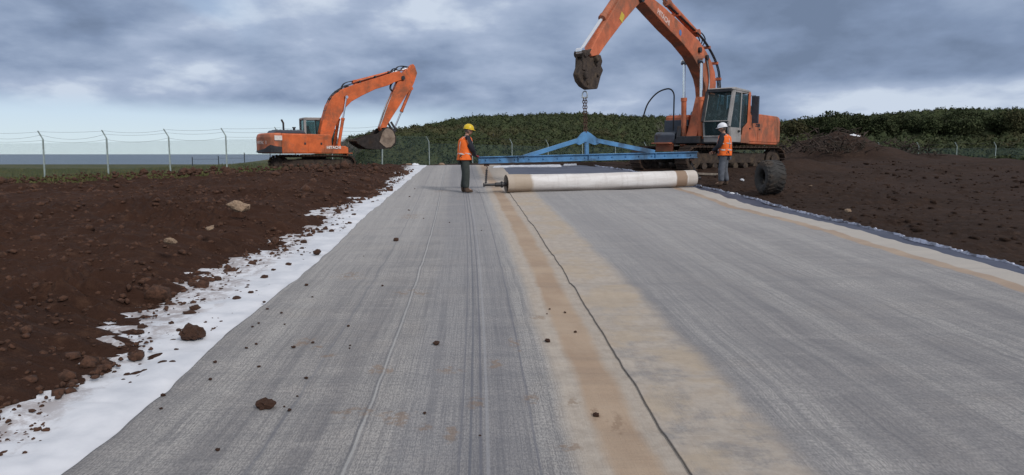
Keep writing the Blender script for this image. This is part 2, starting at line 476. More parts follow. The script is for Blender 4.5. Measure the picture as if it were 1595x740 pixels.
def liner_mat():
    m, t, b = mat_base('white_geotextile'); g = t.node('ShaderNodeNewGeometry').outputs['Position']
    n = t.noise(g, 2.2, 6, .6); n2 = t.noise(g, 5, 8, .75); w = t.noise(g, 60, 3, .6)
    c = t.mix(t.sstep(n, .3, .7), (.55, .57, .61), (.70, .71, .74))
    soiled = t.node('ShaderNodeAttribute', attribute_name='soiled').outputs['Fac']
    f = t.math('MULTIPLY', t.sstep(t.math('ADD', n2, t.math('MULTIPLY', soiled, .16)), .56, .72), soiled)
    c = t.mix(t.math('MULTIPLY', f, .55), c, (.16, .10, .075))
    t.l.new(c, b.inputs['Base Color']); b.inputs['Roughness'].default_value = .8
    bp = t.node('ShaderNodeBump', inp={'Strength': .4, 'Distance': .01, 'Height': t.math('ADD', n, t.math('MULTIPLY', w, .2))}); t.l.new(bp.outputs[0], b.inputs['Normal'])
    return m


def membrane_mat():
    m, t, b = mat_base('dark_membrane'); g = t.node('ShaderNodeNewGeometry').outputs['Position']
    n = t.noise(g, 1.3, 5, .6); n2 = t.noise(g, 7, 5, .6)
    c = t.mix(t.sstep(n, .3, .7), (.034, .042, .075), (.06, .068, .105))
    c = t.mix(t.math('MULTIPLY', t.sstep(n2, .6, .75), .4), c, (.10, .09, .09))
    t.l.new(c, b.inputs['Base Color']); b.inputs['Roughness'].default_value = .5; b.inputs['Specular IOR Level'].default_value = .35
    bp = t.node('ShaderNodeBump', inp={'Strength': .3, 'Distance': .02, 'Height': n2}); t.l.new(bp.outputs[0], b.inputs['Normal'])
    return m


M_CLOTHL = cloth_mat('clay_liner_cloth_left', 'L'); M_CLOTHR = cloth_mat('clay_liner_cloth_right', 'R')
M_LINER = liner_mat(); M_MEMB = membrane_mat()


def leaf_mat(name, a, b_, c_):
    m, t, b = mat_base(name); g = t.node('ShaderNodeNewGeometry')
    n = t.noise(g.outputs['Position'], .16, 5, .65); n2 = t.noise(g.outputs['Position'], 1.6, 4, .6)
    c = t.mix(t.sstep(n, .4, .62), a, b_)
    n3 = t.noise(g.outputs['Position'], .06, 4, .6); c = t.mix(t.math('MULTIPLY', t.sstep(n3, .5, .66), .6), c, tuple(v * k for v, k in zip(c_, (1.15, .85, .8))))
    n4 = t.noise(g.outputs['Position'], .35, 4, .6); c = t.mix(t.math('MULTIPLY', t.sstep(n4, .5, .64), .5), c, tuple(v * .45 for v in a))
    c = t.mix(t.math('MULTIPLY', t.sstep(n2, .5, .7), .6), c, c_)
    try:
        c = t.mix(t.math('MULTIPLY', g.outputs['Random Per Island'], .35), c, tuple(v * 1.7 for v in b_))
    except Exception: pass
    t.l.new(c, b.inputs['Base Color']); b.inputs['Roughness'].default_value = .8; b.inputs['Specular IOR Level'].default_value = .12
    return m


M_SCRUB = leaf_mat('gorse_foliage', (.032, .042, .019), (.048, .061, .026), (.070, .062, .034))
M_LEAFB = leaf_mat('dark_tree_foliage', (.018, .028, .018), (.028, .042, .022), (.045, .055, .025))
M_GRASS = leaf_mat('rough_grass', (.055, .075, .028), (.12, .115, .045), (.17, .13, .07))

# ================================================================== SETTING
def build_ground():
    ys = np.concatenate([np.linspace(-6, 2, 12), 2 + np.geomspace(.2, 430, 330)])
    t = np.linspace(-1, 1, 361); xs = np.sign(t) * (np.abs(t) ** 2.2) * 420
    X, Y = np.meshgrid(xs, ys); Z = H(X, Y) - .06
    me = np_mesh('ground', np.stack([X, Y, Z], -1).reshape(-1, 3), grid_faces(*X.shape))
    gr = sst(soil_line(X, Y) + 4 * fbm(X * .25, Y * .25, 4, 5), 0, 2.5)
    set_attr(me, 'grass', gr)
    tag(link_mesh('ground', me, M_GROUND), kind='structure')


build_ground()


def build_sea():
    m, t, b = mat_base('sea_water'); g = t.node('ShaderNodeNewGeometry').outputs['Position']
    n = t.noise(t.mapping(g, (.02, .05, 1)), 1, 6, .6); n2 = t.noise(t.mapping(g, (.0006, .002, 1)), 1, 3, .5)
    c = t.mix(t.sstep(n2, .3, .7), (.085, .125, .18), (.13, .17, .225))
    t.l.new(c, b.inputs['Base Color']); b.inputs['Roughness'].default_value = .38; b.inputs['Specular IOR Level'].default_value = .3
    bp = t.node('ShaderNodeBump', inp={'Strength': .6, 'Distance': 1.0, 'Height': n}); t.l.new(bp.outputs[0], b.inputs['Normal'])
    xs = np.array([-60000, -8000, -1500, -300, 0, 300, 1500, 8000, 60000.]); ys = np.array([60, 300, 1000, 4000, 15000, 70000.])
    X, Y = np.meshgrid(xs, ys); Z = X * 0 - 24.0
    me = np_mesh('sea', np.stack([X, Y, Z], -1).reshape(-1, 3), grid_faces(*X.shape))
    tag(link_mesh('sea', me, m), kind='structure')


build_sea()

# outline of the sheets, read off the photo on the sloping plane: (y, x)
SEAM = [(1, 1.04), (3.66, .90), (5.1, .86), (6.6, .78), (8.25, .66), (10.2, .53), (12.14, .43), (15, .17), (17.8, -.06), (22, -.42), (27.5, -.84), (32, -1.15)]
_pf = np.polyfit([a for a, _ in SEAM], [b for _, b in SEAM], 4); SEAM = [(float(a), float(np.polyval(_pf, a))) for a in np.linspace(1, 32, 90)]
LEDG = [(1, -2.18), (2.6, -2.33), (4.46, -2.43), (5.86, -2.56), (7.1, -2.60), (9.4, -2.68), (12.9, -2.92), (17.8, -3.17), (25.9, -3.52), (30, -3.7)]
REDG = [(1, 6.5), (8, 6.35), (12, 6.05), (14.1, 5.72), (16.3, 5.44), (19.4, 5.27), (24, 4.75), (30, 3.5)]
RUFF = [(1, 6.98), (8, 6.78), (12.7, 6.40), (14.2, 6.10), (17.05, 5.98), (20.1, 5.58), (26.2, 4.60), (30.4, 3.1)]
def curve(L, y, j=0): return np.interp(y, [a for a, _ in L], [b for _, b in L])


def rows(y0, y1, n): return np.geomspace(y0, y1, n)


def sheet(name, ys, xl, xr, nu, off, mat, thick=.0, extra=None, wr=W, cols=None):
    n = len(ys); u = np.linspace(0, 1, nu) if cols is None else cols; nu = len(u)
    X = xl[:, None] + (xr - xl)[:, None] * u[None, :]; Y = np.repeat(ys[:, None], nu, 1)
    Z = H(X, Y) + wr(X, Y) + off
    if extra is not None: Z = Z + extra(X, Y)
    if thick:     # turn the borders down so that the sheet has an edge
        X = np.concatenate([X[:, :1], X, X[:, -1:]], 1); Y = np.concatenate([Y[:, :1], Y, Y[:, -1:]], 1); Z = np.concatenate([Z[:, :1] - thick, Z, Z[:, -1:] - thick], 1)
        X = np.concatenate([X[:1], X, X[-1:]]); Y = np.concatenate([Y[:1], Y, Y[-1:]]); Z = np.concatenate([Z[:1] - thick, Z, Z[-1:] - thick])
    me = np_mesh(name, np.stack([X, Y, Z], -1).reshape(-1, 3), grid_faces(*X.shape))
    set_uv(me, np.stack([X - curve(SEAM, Y), Y], -1).reshape(-1, 2))
    set_attr(me, 'edge', curve(REDG, Y) - X)
    return link_mesh(name, me, mat), me, X, Y


# ---- white geotextile under the left strip
ys = rows(1.2, 30.5, 420)
jag = lambda y: .03 * np.sin(y * 1.7) + .05 * (vnoise(y * 1.3, y * 0 + 3, 40) - .5)
o, me, X, Y = sheet('geotextile', ys, curve(LEDG, ys) - 2.6, curve(LEDG, ys) + .5, 80, -.012, M_LINER,
                    extra=lambda x, y: .05 * fbm(x * 1.5, y * 1.1, 3, 44) * sst(curve(LEDG, y) - x, .1, .6) + .11 * np.abs(fbm(x * 2.2 + y, y * 2.6, 3, 45)) * sst(curve(LEDG, y) - x, .02, .12))
set_attr(me, 'soiled', sst(curve(LEDG, Y) - X, .22, .75))
tag(o, 'bright white geotextile sheet running between the dark soil and the grey mat', 'geotextile')

# ---- dark membrane under the right strip, with its ruffled white edge
ys = rows(1.2, 30.3, 420)
rx = curve(RUFF, ys) + .06 * (vnoise(ys * 1.6, ys * 0 + 7, 41) - .5) + .03 * np.sin(ys * 5)
memb, me, X, Y = sheet('dark_membrane', ys, curve(SEAM, ys) - .12, rx, 90, -.002, M_MEMB,
                       extra=lambda x, y: .03 * fbm(x * .8, y * 1.6, 3, 47))
tag(memb, 'dark blue-grey plastic membrane lying bare behind the roll and along the right edge', 'membrane')
mb = MB(); pts = []
for y in np.arange(3.0, 30.0, .045):
    x = float(curve(RUFF, y)) + .06 * (float(vnoise(y * 1.6, 7, 41)) - .5) + .03 * math.sin(y * 5)
    w = .5 + .5 * math.sin(y * 9 + 3 * math.sin(y * 2.1)); w2 = random.random()
    pts.append((x, y, float(H(x, y)) + .015, .012 + .028 * w * w2 + .012 * w2))
vs = []; fs = []
for i, (x, y, z, h) in enumerate(pts):
    d = .02 * math.sin(i * 1.9) + random.uniform(-.008, .008)
    vs += [(x - .022 + d * .2, y, z - .02), (x - .006 + d, y, z + h), (x + .022 + d, y, z + h * .6), (x + .035 + d * .4, y, z - .03)]
for i in range(len(pts) - 1):
    for k in range(3):
        if k == 1 and (i * 7919) % 10 < 2: continue
        a = i * 4 + k; fs.append((a, a + 1, a + 5, a + 4))
mb.add(vs, fs); mb.build('frayed_edge', simple('frayed_white_edge', (.42, .44, .52), .8, var=.6, scale=7, dirt=(.06, .05, .06), dirt_amt=.45), memb, smooth=True)

# ---- left strip of grey clay liner
ys = rows(1.3, 29.6, 760)
lx = curve(LEDG, ys) + .035 * (vnoise(ys * 1.2, ys * 0 + 5, 42) - .5) + .015 * (vnoise(ys * 5, ys * 0 + 5, 43) - .5)


STAINS = [(622, 680, .085, .05), (664, 698, .05, .03), (474, 551, .07, .05), (494, 560, .05, .03), (513, 575, .05, .02), (590, 598, .07, .04), (606, 600, .03, .03),
          (800, 553, .05, .05), (806, 566, .03, .02), (770, 590, .05, .04), (838, 508, .07, .03), (925, 672, .03, .05), (893, 655, .04, .03), (705, 706, .04, .05), (888, 732, .06, .03),
          (740, 655, .05, .05), (545, 440, .2, .08), (640, 470, .2, .06), (700, 600, .12, .04), (370, 500, .1, .2), (560, 670, .2, .05), (828, 650, .05, .04), (960, 690, .05, .06), (640, 340, .25, .2), (690, 300, .3, .2)]


def stains(X, Y):
    v = X * 0
    for px, py, a, b in STAINS:
        q = gnd(px, py); d = ((X - q.x) / a) ** 2 + ((Y - q.y) / (b * 2.2)) ** 2; v = np.maximum(v, np.exp(-d * .8) * (.75 if a < .1 else .45))
    return v


def left_crease(x, y):
    u = x - curve(SEAM, y); c = u + 1.83 + .02 * np.sin(y * .8)
    return .007 * np.exp(-(c / .02) ** 2) * (.3 + vnoise(y * .7, 1, 50)) + .005 * np.exp(-((u + 1.12) / .05) ** 2) - .006 * np.exp(-((u + .78) / .03) ** 2)


o, me, X, Y = sheet('clay_liner_mat', ys, lx, curve(SEAM, ys) + .14 + .36 * sst(ys, 17.2, 18.6), 170, .014, M_CLOTHL, .012, extra=left_crease)
set_attr(me, 'stain', stains(X, Y))
tag(o, 'grey clay liner strip on the left, soil crumbs on it, white cloth along its edge', 'mat')

# ---- right strip, lapped over it, up to the roll
RL = gnd(790, 304); RR = gnd(1083, 294)          # foot line of the roll
ROLL_R = .240
dirr = (RR - RL); dirr.z = 0; dirr.normalize(); nrm = Vector((-dirr.y, dirr.x, 0))
nv, nu = 520, 170
vv = np.linspace(0, 1, nv); uu_ = np.linspace(0, 1, nu)
X = np.zeros((nv, nu)); Y = np.zeros((nv, nu))
uu_ = np.concatenate([[0, .0022, .0045, .007], np.linspace(.010, 1, nu - 4)])
for j, u in enumerate(uu_):
    xe = -.08 + u * (5.42 + .08); yend = RL.y + (xe - RL.x) * (RR.y - RL.y) / (RR.x - RL.x) + .28
    Y[:, j] = np.geomspace(1.3, yend, nv)
seamx = curve(SEAM, Y) + .004 * np.sin(Y * 2.3) * sst(Y, 2, 6) + .010 * (vnoise(Y * .9, Y * 0 + 2, 61) - .5)
edgex = curve(REDG, Y) + .04 * (vnoise(Y * 1.1, Y * 0 + 2, 62) - .5)
X = seamx + (edgex - seamx) * uu_[None, :]
lip = .012 * np.exp(-((X - seamx) / .05) ** 2) * (1 + 1.5 * (vnoise(Y * 1.4, Y * 0, 66) - .3))
Z = H(X, Y) + W(X, Y) + .024 + lip * .1; LAP = X - seamx
X = np.concatenate([X[:, :1], X, X[:, -1:]], 1); Y = np.concatenate([Y[:, :1], Y, Y[:, -1:]], 1); Z = np.concatenate([Z[:, :1] - .007, Z, Z[:, -1:] - .03], 1)
me = np_mesh('clay_liner_mat', np.stack([X, Y, Z], -1).reshape(-1, 3), grid_faces(*X.shape))
set_uv(me, np.stack([X - curve(SEAM, Y), Y], -1).reshape(-1, 2)); set_attr(me, 'edge', curve(REDG, Y) - X)
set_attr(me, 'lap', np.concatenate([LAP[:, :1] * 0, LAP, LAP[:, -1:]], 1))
tag(link_mesh('clay_liner_mat', me, M_CLOTHR), 'wide grey clay liner strip on the right, unrolled up to the white roll', 'mat')


# ---- loose soil
def soil_height(x, y, s=0, amp=1.0):
    a = .16 * fbm(x * .55, y * .55, 4, 70 + s) + .10 * (0.55 - cells(x * 1.7 + fbm(x * 2, y * 2, 2, 3), y * 1.7, 80 + s))
    k = .5 + 1.3 * sst(vnoise(x * .7, y * .7, 95 + s), .35, .75)
    wx = x + .12 * fbm(x * 3, y * 3, 2, 96); wy = y + .12 * fbm(x * 3 + 9, y * 3, 2, 97)
    a = a + k * (.11 * (.5 - cells(wx * 3.6, wy * 3.6, 84 + s)) + .05 * (.5 - cells(wx * 9, wy * 9, 88 + s))) + .10 * fbm(x * 6, y * 6, 4, 90 + s, .68)
    return a * amp


SOILX = [(1, -4.0), (3, -3.35), (5.5, -3.1), (6.1, -3.45), (6.6, -3.62), (7.1, -3.42), (8.0, -3.75), (8.6, -3.66), (9.8, -3.47), (10.6, -3.54), (12.9, -3.42), (14.5, -3.75), (15.8, -3.75), (18.6, -3.5), (22, -3.75), (25.9, -3.9), (28.5, -4.1), (33, -4.4)]


def build_left_soil():
    ys = rows(1.6, 46, 560)
    d = np.concatenate([[0], np.geomspace(.02, 1.0, 24) * 1.6, 1.6 + np.geomspace(.05, 46, 230)])
    D, Y = np.meshgrid(d, ys)
    stretch = .45 + .55 * np.clip(Y / 14, 0, 1.0)
    e0 = curve(SOILX, Y) + .35
    X = e0 - D * stretch * 1.2
    q = e0 - .35 - X         # distance into the soil
    h = (.30 * sst(q, -.25, 1.7) + .10 * sst(q, .5, 4)) * (1 - .72 * sst(Y, 20, 30))
    Z = H(X, Y) - .07 + h + soil_height(X, Y) * (.25 + .9 * sst(q, -.3, .8)) + .05 * fbm(X * 1.9, Y * 1.9, 4, 99) * sst(-q, -1.2, 0)
    # taper out behind, where it meets the grass
    Z = Z - .75 * sst(soil_line(X, Y) + 2.0 * fbm(X * .3, Y * .3, 3, 11), -.6, 2.2)
    # raised pad under the excavator
    Z = Z + .20 * np.exp(-(((X + 12.4) / 3.6) ** 2 + ((Y - 42) / 3.5) ** 2)) * sst(Y, 34, 39)
    me = np_mesh('soil_bank', np.stack([X, Y, Z], -1).reshape(-1, 3), grid_faces(*X.shape)[:, ::-1])
    tag(link_mesh('soil_bank', me, M_SOIL), kind='structure')


def build_right_soil():
    ys = rows(3, 56, 380); d = np.concatenate([[0], np.geomspace(.03, 60, 240)])
    D, Y = np.meshgrid(d, ys)
    X = curve(RUFF, Y) - .03 + D
    X = np.where(Y > 29, X - (Y - 29) * 1.0, X); 
    q = D
    Z = H(X, Y) - .05 + .05 * sst(q, 0, .4) + .12 * sst(q, .3, 3) * sst(Y, 6, 18) + soil_height(X, Y, 5, .55) * (.15 + .85 * sst(q, 0, .8))
    # ruts and heaps further back
    Z = Z + .42 * np.exp(-(((X - 10.6) / 1.1) ** 2 + ((Y - 25.2) / .9) ** 2)) + .18 * np.exp(-(((X - 8.6) / 1.8) ** 2 + ((Y - 24.0) / .6) ** 2)) + .05 * np.sin(X * 2.1 + Y * 1.3 + 2 * fbm(X * .3, Y * .3, 2, 19)) * sst(Y, 20, 26)
    Z = Z + 1.6 * np.exp(-(((X - 19.0) / 3.6) ** 2 + ((Y - 40) / 3.2) ** 2)) * (1 + .8 * fbm(X * .8, Y * .8, 3, 15))
    Z = Z + .7 * np.exp(-(((X - 27) / 6) ** 2 + ((Y - 44) / 3.5) ** 2)) * (1 + .8 * fbm(X * .8, Y * .8, 3, 16))
    me = np_mesh('soil_ground', np.stack([X, Y, Z], -1).reshape(-1, 3), grid_faces(*X.shape))
    tag(link_mesh('soil_ground', me, M_SOILR), kind='structure')


build_left_soil(); build_right_soil()

# clod shapes (each a lumpy broken chunk)
def clod_mesh(seed, sub=2, squash=.7):
    r = random.Random(seed); bm = bmesh.new(); bmesh.ops.create_icosphere(bm, subdivisions=sub, radius=.5)
    off = r.random() * 50
    for v in bm.verts:
        p = v.co.normalized(); k = .30 + .34 * float(vnoise(p.x * 2.1 + off, p.y * 2.1 + p.z * 1.7 + off, 7)) + .26 * float(vnoise(p.x * 5 + off, p.z * 5 + p.y * 4, 8))
        v.co = p * k; v.co.z *= squash; v.co.x *= 1 + .25 * math.sin(off)
    me = bpy.data.meshes.new('soil_clod'); bm.to_mesh(me); bm.free(); me.materials.append(M_CLOD); return me


CLODS = [clod_mesh(i, 2, .55 + .06 * i) for i in range(6)]


def clods_stuff(name, pts, label, mat=None):
    """uncountable crumbs merged in one object"""
    V = []; Fc = []; n = 0
    base = []
    for c in CLODS[:4]:
        bm = bmesh.new(); bmesh.ops.create_icosphere(bm, subdivisions=1, radius=.5)
        base.append((np.array([v.co for v in bm.verts]) * (1 + .95 * (rng.random((len(bm.verts), 1)) - .5)), np.array([[v.index for v in f.verts] for f in bm.faces]))); bm.free()
    for (x, y, z, s) in pts:
        v, f = base[random.randrange(4)]; a = random.random() * 6.28; ca, sa = math.cos(a), math.sin(a)
        sv = v * np.array([s, s * random.uniform(.6, 1), s * random.uniform(.4, .8)])
        V.append(np.stack([sv[:, 0] * ca - sv[:, 1] * sa + x, sv[:, 0] * sa + sv[:, 1] * ca + y, sv[:, 2] + z], -1)); Fc.append(f + n); n += len(v)
    me = np_mesh(name, np.concatenate(V), np.concatenate(Fc), smooth=False)
    tag(link_mesh(name, me, mat or M_CLOD), label, 'soil', kind='stuff')


P = []
for i in range(9500):
    y = 3.0 + 24 * random.random() ** 1.25; q = random.random() ** 1.3 * (3 + y * .55) - .1
    x = float(curve(SOILX, y)) - q; s = min(.015 + random.expovariate(1 / .028) * (.3 + 1.5 * float(vnoise(x * .8, y * .8, 171))) + (.14 * random.random() if random.random() < .006 else 0), .28) * (.7 + .035 * y)
    z = float(H(x, y)) - .07 + float(.30 * sst(q, -.25, 1.7) + .10 * sst(q, .5, 4)) + float(soil_height(x, y)) * float(.25 + .9 * sst(q, -.3, .8))
    if q < .4: z = max(z, float(H(x, y)) + .005)
    P.append((x, y, z, s))
for i in range(2600):
    y = 3.6 + 20 * random.random() ** 1.5; a = float(curve(LEDG, y)); b = float(curve(SOILX, y)); x = b + (a - .2 - b) * min(1, random.expovariate(2.6))
    if float(vnoise(x * 1.1 + 5, y * .8, 160)) < .38 + .3 * (x - b): continue
    s = .010 + random.expovariate(1 / .010)
    P.append((x, y, float(H(x, y) + W(x, y)) - .012 + .05 * float(fbm(x * 1.5, y * 1.1, 3, 44)) * float(sst(a - x, .1, .6)) + s * .15, min(s, .05)))
clods_stuff('loose_soil', P, 'loose dark red-brown crumbs lying all over the left soil bank')
P = []
for i in range(2600):
    y = 9 + 22 * random.random(); q = .15 + random.random() ** 1.3 * 14
    x = float(curve(RUFF, y)) + q; s = min(.03 + random.expovariate(1 / .04), .22)
    z = float(H(x, y)) - .05 + float(.05 * sst(q, 0, .4) + .12 * sst(q, .3, 3) * sst(y, 6, 18)) + float(soil_height(x, y, 5, .55)) * float(.15 + .85 * sst(q, 0, .8))
    P.append((x, y, z, s))
clods_stuff('loose_soil', P, 'brown crumbs scattered over the trampled ground at the right', M_SOILR)


def put_clod(px, py, size, label, cat='soil clod', group=None, mesh=None, mat=None, sink=.3, off=0.0):
    q = gnd(px, py); me = mesh or random.choice(CLODS)
    if mat: me = me.copy(); me.materials.clear(); me.materials.append(mat)
    o = bpy.data.objects.new('soil_clod' if not mat else 'stone', me); col.objects.link(o)
    z = float(H(q.x, q.y)) + float(W(q.x, q.y)) + .016 + off
    o.location = (q.x, q.y, z + size * .36 * (1 - sink)); o.scale = (size * random.uniform(1, 1.25), size, size * random.uniform(.75, 1))
    o.rotation_euler = (random.uniform(-.3, .3), random.uniform(-.3, .3), random.random() * 6)
    tag(o, label, cat, group); return o


G1 = 'crumbs of soil on the grey mats'; G2 = 'crumbs of soil on the white cloth'
big = clod_mesh(77, 3, .85)
put_clod(415, 661, .085, 'fist-sized rounded red-brown clod alone on the grey mat, largest one there', mesh=big)
put_clod(302, 543, .15, 'biggest dark red clod lying on the white cloth', mesh=big, sink=.2)
put_clod(494, 403, .11, 'flat dark clod at the white cloth edge halfway up the left strip', sink=.5)
put_clod(680, 557, .05, 'small black crumb alone in the middle of the left strip', mesh=CLODS[1])
put_clod(617, 381, .075, 'dark crumb on the left strip nearer the far end, by itself', mesh=CLODS[2])
put_clod(853, 551, .045, 'small dark crumb on the edge of the tan band', mesh=CLODS[3])
for (px, py, s) in [(256, 642, .04), (253, 667, .03), (336, 585, .035), (385, 562, .03), (400, 555, .03), (404, 592, .03), (458, 562, .045),
                    (478, 614, .035), (329, 613, .03), (452, 668, .04), (444, 660, .02), (464, 640, .02), (341, 735, .03), (488, 553, .035), (478, 457, .05),
                    (487, 476, .03), (439, 502, .03), (444, 522, .025), (543, 525, .03), (546, 558, .02), (545, 564, .02), (596, 457, .035), (567, 408, .02),
                    (394, 526, .03), (404, 520, .03), (412, 484, .04), (417, 496, .03), (856, 495, .025), (852, 503, .02), (880, 501, .035), (896, 536, .03), (928, 678, .05),
                    (662, 675, .03), (748, 712, .02), (700, 352, .03), (637, 331, .05), (660, 343, .03), (638, 310, .05), (646, 297, .04), (750, 365, .02)]:
    put_clod(px, py, s * .72, 'tiny dark soil crumb lying on the grey mat', group=G1)
for i in range(110):
    y = 4.8 + 14 * random.random() ** 1.4; a = float(curve(LEDG, y)); b = float(curve(SOILX, y))
    tt = random.random() ** .7; x = (a - .17) + (b - a + .17) * tt
    s = random.choice([.02, .025, .03, .035, .04, .055, .08]) * (.8 + .4 * tt)
    o = bpy.data.objects.new('soil_clod', random.choice(CLODS)); col.objects.link(o)
    z = float(H(x, y) + W(x, y)) - .012 + .05 * float(fbm(x * 1.5, y * 1.1, 3, 44)) * float(sst(a - x, .1, .6))
    o.location = (x, y, z + s * .2); o.scale = (s * 1.2, s, s * .9); o.rotation_euler = (0, 0, random.random() * 6)
    tag(o, 'small red-brown crumb lying on the white cloth', 'soil clod', G2)
st = put_clod(375, 367, .30, 'pale tan stone sitting in the dark soil bank, the largest stone there', 'stone', mat=M_STONE, mesh=CLODS[3], off=.36)
for k, (px, py, s, lab) in enumerate([(268, 433, .13, 'small pale stone in the soil at the left near the white cloth'), (330, 405, .10, 'small brown stone in the middle of the soil bank'),
                                      (1156, 288, .10, 'white stone on the brown ground beside the white-helmeted man'), (1320, 342, .10, 'pinkish pale stone by the right membrane edge'),
                                      (1262, 300, .09, 'small grey stone on the ground right of the tyre')]):
    q = put_clod(px, py, s, lab, 'stone', mat=M_PLASTIC if k == 2 else M_STONE, mesh=CLODS[k], off=.36 if k < 2 else .10)

# ================================================================== SCRUB, TREES, GRASS
def leaves(C, size, up=.3):
    """a small bent leaf-clump face at every centre"""
    n = len(C); a = rng.random(n) * 2 * np.pi; el = (rng.random(n) - .5) * 2.2
    d1 = np.stack([np.cos(a) * np.cos(el), np.sin(a) * np.cos(el), np.sin(el)], -1)
    r2 = rng.normal(size=(n, 3)); d2 = np.cross(d1, r2); d2 /= np.linalg.norm(d2, axis=1)[:, None]
    s = size * (.5 + rng.random(n))[:, None]
    V = np.stack([C - d1 * s, C + d2 * s * .55, C + d1 * s, C - d2 * s * .55], 1).reshape(-1, 3)
    return V, np.arange(4 * n).reshape(-1, 4)


def build_scrub():
    # lumpy twig mass
    nx, ny = 560, 210
    X, Y = np.meshgrid(np.linspace(-52, 128, nx), 60 + 108 * np.linspace(0, 1, ny) ** 1.2)
    def bump(x, y):
        b = 2.1 * np.clip(.95 - cells(x * .38 + .4 * fbm(x * .3, y * .3, 2, 4), y * .38, 110), 0, 1) + .7 * np.clip(.8 - cells(x * 1.1, y * 1.1, 114), 0, 1) + 1.9 * fbm(x * .11, y * .11, 4, 118)
        m = sst(x + .245 * y + 7 * fbm(y * .05, x * .05, 3, 6), -3, 3) * sst(y + 8 * fbm(x * .1, y * .1, 2, 8), 61, 66)
        return b * m - .4 * (1 - m), m
    b, m = bump(X, Y); Z = H(X, Y) + b
    V0 = np.stack([X, Y, Z], -1).reshape(-1, 3); F0 = grid_faces(ny, nx)
    n = 460000
    x = rng.uniform(-50, 126, n); y = 61 + 102 * rng.random(n) ** 1.25
    b, m = bump(x, y); keep = m > .35; x, y, b = x[keep], y[keep], b[keep]
    z = H(x, y) + b + rng.normal(size=len(x)) * .14 + .1
    V1, F1 = leaves(np.stack([x, y, z], -1), .15)
    me = np_mesh('scrub', np.concatenate([V0, V1]), np.concatenate([F0, F1 + len(V0)]), smooth=False)
    tag(link_mesh('scrub', me, M_SCRUB), 'dense dark green gorse scrub covering the whole hillside behind the fence', 'scrub', kind='stuff')
    # low weeds before and around the fence, right of the left excavator
    n = 60000
    x = rng.uniform(-10, 46, n); y = rng.uniform(50, 66, n)
    hh = 1.3 * np.clip(.9 - cells(x * .5, y * .5, 121), 0, 1) * (sst(x, -9, -4)) * sst(y + .10 * x, 50, 56)
    keep = rng.random(n) < np.clip(hh * 1.3, 0, 1); x, y, hh = x[keep], y[keep], hh[keep]
    z = H(x, y) + hh * rng.random(len(x)) ** .6
    V, Fq = leaves(np.stack([x, y, z], -1), .13)
    me = np_mesh('weeds', V, Fq, smooth=False)
    tag(link_mesh('weeds', me, M_SCRUB), 'dark rough weeds at the foot of the hill along the fence', 'weeds', kind='stuff')


build_scrub()


def build_grass():
    n = 110000
    x = rng.uniform(-62, -1, n); y = 21 + 60 * rng.random(n) ** 1.3
    keep = soil_line(x, y) > 2 * fbm(x * .4, y * .4, 3, 77) + .4; x, y = x[keep], y[keep]
    h = .16 + .30 * np.clip(fbm(x * .5, y * .5, 3, 78) + .5, 0, 1) * rng.random(len(x))
    z = H(x, y) - .06; a = rng.random(len(x)) * 2 * np.pi; w = .03 + .03 * rng.random(len(x))
    dx, dy = np.cos(a) * w, np.sin(a) * w; lx = rng.normal(size=len(x)) * .08; ly = rng.normal(size=len(x)) * .08
    V = np.stack([np.stack([x - dx, y - dy, z], -1), np.stack([x + dx, y + dy, z], -1), np.stack([x + lx + dx * .2, y + ly + dy * .2, z + h], -1), np.stack([x + lx - dx * .2, y + ly - dy * .2, z + h * .97], -1)], 1).reshape(-1, 3)
    me = np_mesh('grass', V, np.arange(len(V)).reshape(-1, 4), smooth=False)
    tag(link_mesh('grass', me, M_GRASS), 'rough green and yellow grass between the left soil bank and the sea', 'grass', kind='stuff')


build_grass()


def tree(x, y, h, w, label, group=None, mat=M_LEAFB, bare=False, name='tree'):
    root = empty(name, (x, y, float(H(x, y)) - .1)); tag(root, label, 'bush' if bare else 'tree', group)
    r = random.Random(int(x * 97 + y)); mb = MB(); tips = []
    def grow(p, d, L, rad, lev):
        q = p + d * L; mid = p + d * L * .5 + Vector((r.uniform(-1, 1), r.uniform(-1, 1), 0)) * L * .06
        mb.tube([p, mid, q], [rad, rad * .85, rad * .65], 6)
        if lev == 0: tips.append(q); return
        for k in range(r.choice((3, 4)) if not bare else 4):
            nd = (d + Vector((r.uniform(-1, 1), r.uniform(-1, 1), r.uniform(-.1, .8))) * .8).normalized(); grow(q, nd, L * r.uniform(.55, .8), rad * .6, lev - 1)
    if bare:
        for k in range(5):
            grow(Vector((r.uniform(-.3, .3), r.uniform(-.3, .3), 0)), Vector((r.uniform(-.4, .4), r.uniform(-.4, .4), 1)).normalized(), h * .35, .035, 3)
        mb.build('branches', mat, root); return root
    grow(Vector((0, 0, 0)), Vector((r.uniform(-.1, .1), 0, 1)).normalized(), h * .35, h * .035, 2)
    mb.build('trunk', M_BARK, root, smooth=True)
    C = []
    lobes = [(Vector((r.gauss(0, w * .26), r.gauss(0, w * .24), h * r.uniform(.5, .86))), w * r.uniform(.16, .28)) for _ in range(11)] + [(t_, w * .14) for t_ in tips[:14]]
    for c, rad in lobes:
        n = int(620 * (rad / (w * .2)) ** 2)
        d = rng.normal(size=(n, 3)); d /= np.linalg.norm(d, axis=1)[:, None]
        C.append(np.array(c) + d * (rad * (.45 + .6 * rng.random((n, 1)))) * np.array([1, 1, .8]))
    V, Fq = leaves(np.concatenate(C), w * .020 + .03)
    link_mesh('crown', np_mesh('crown', V, Fq, smooth=False), mat, root); return root


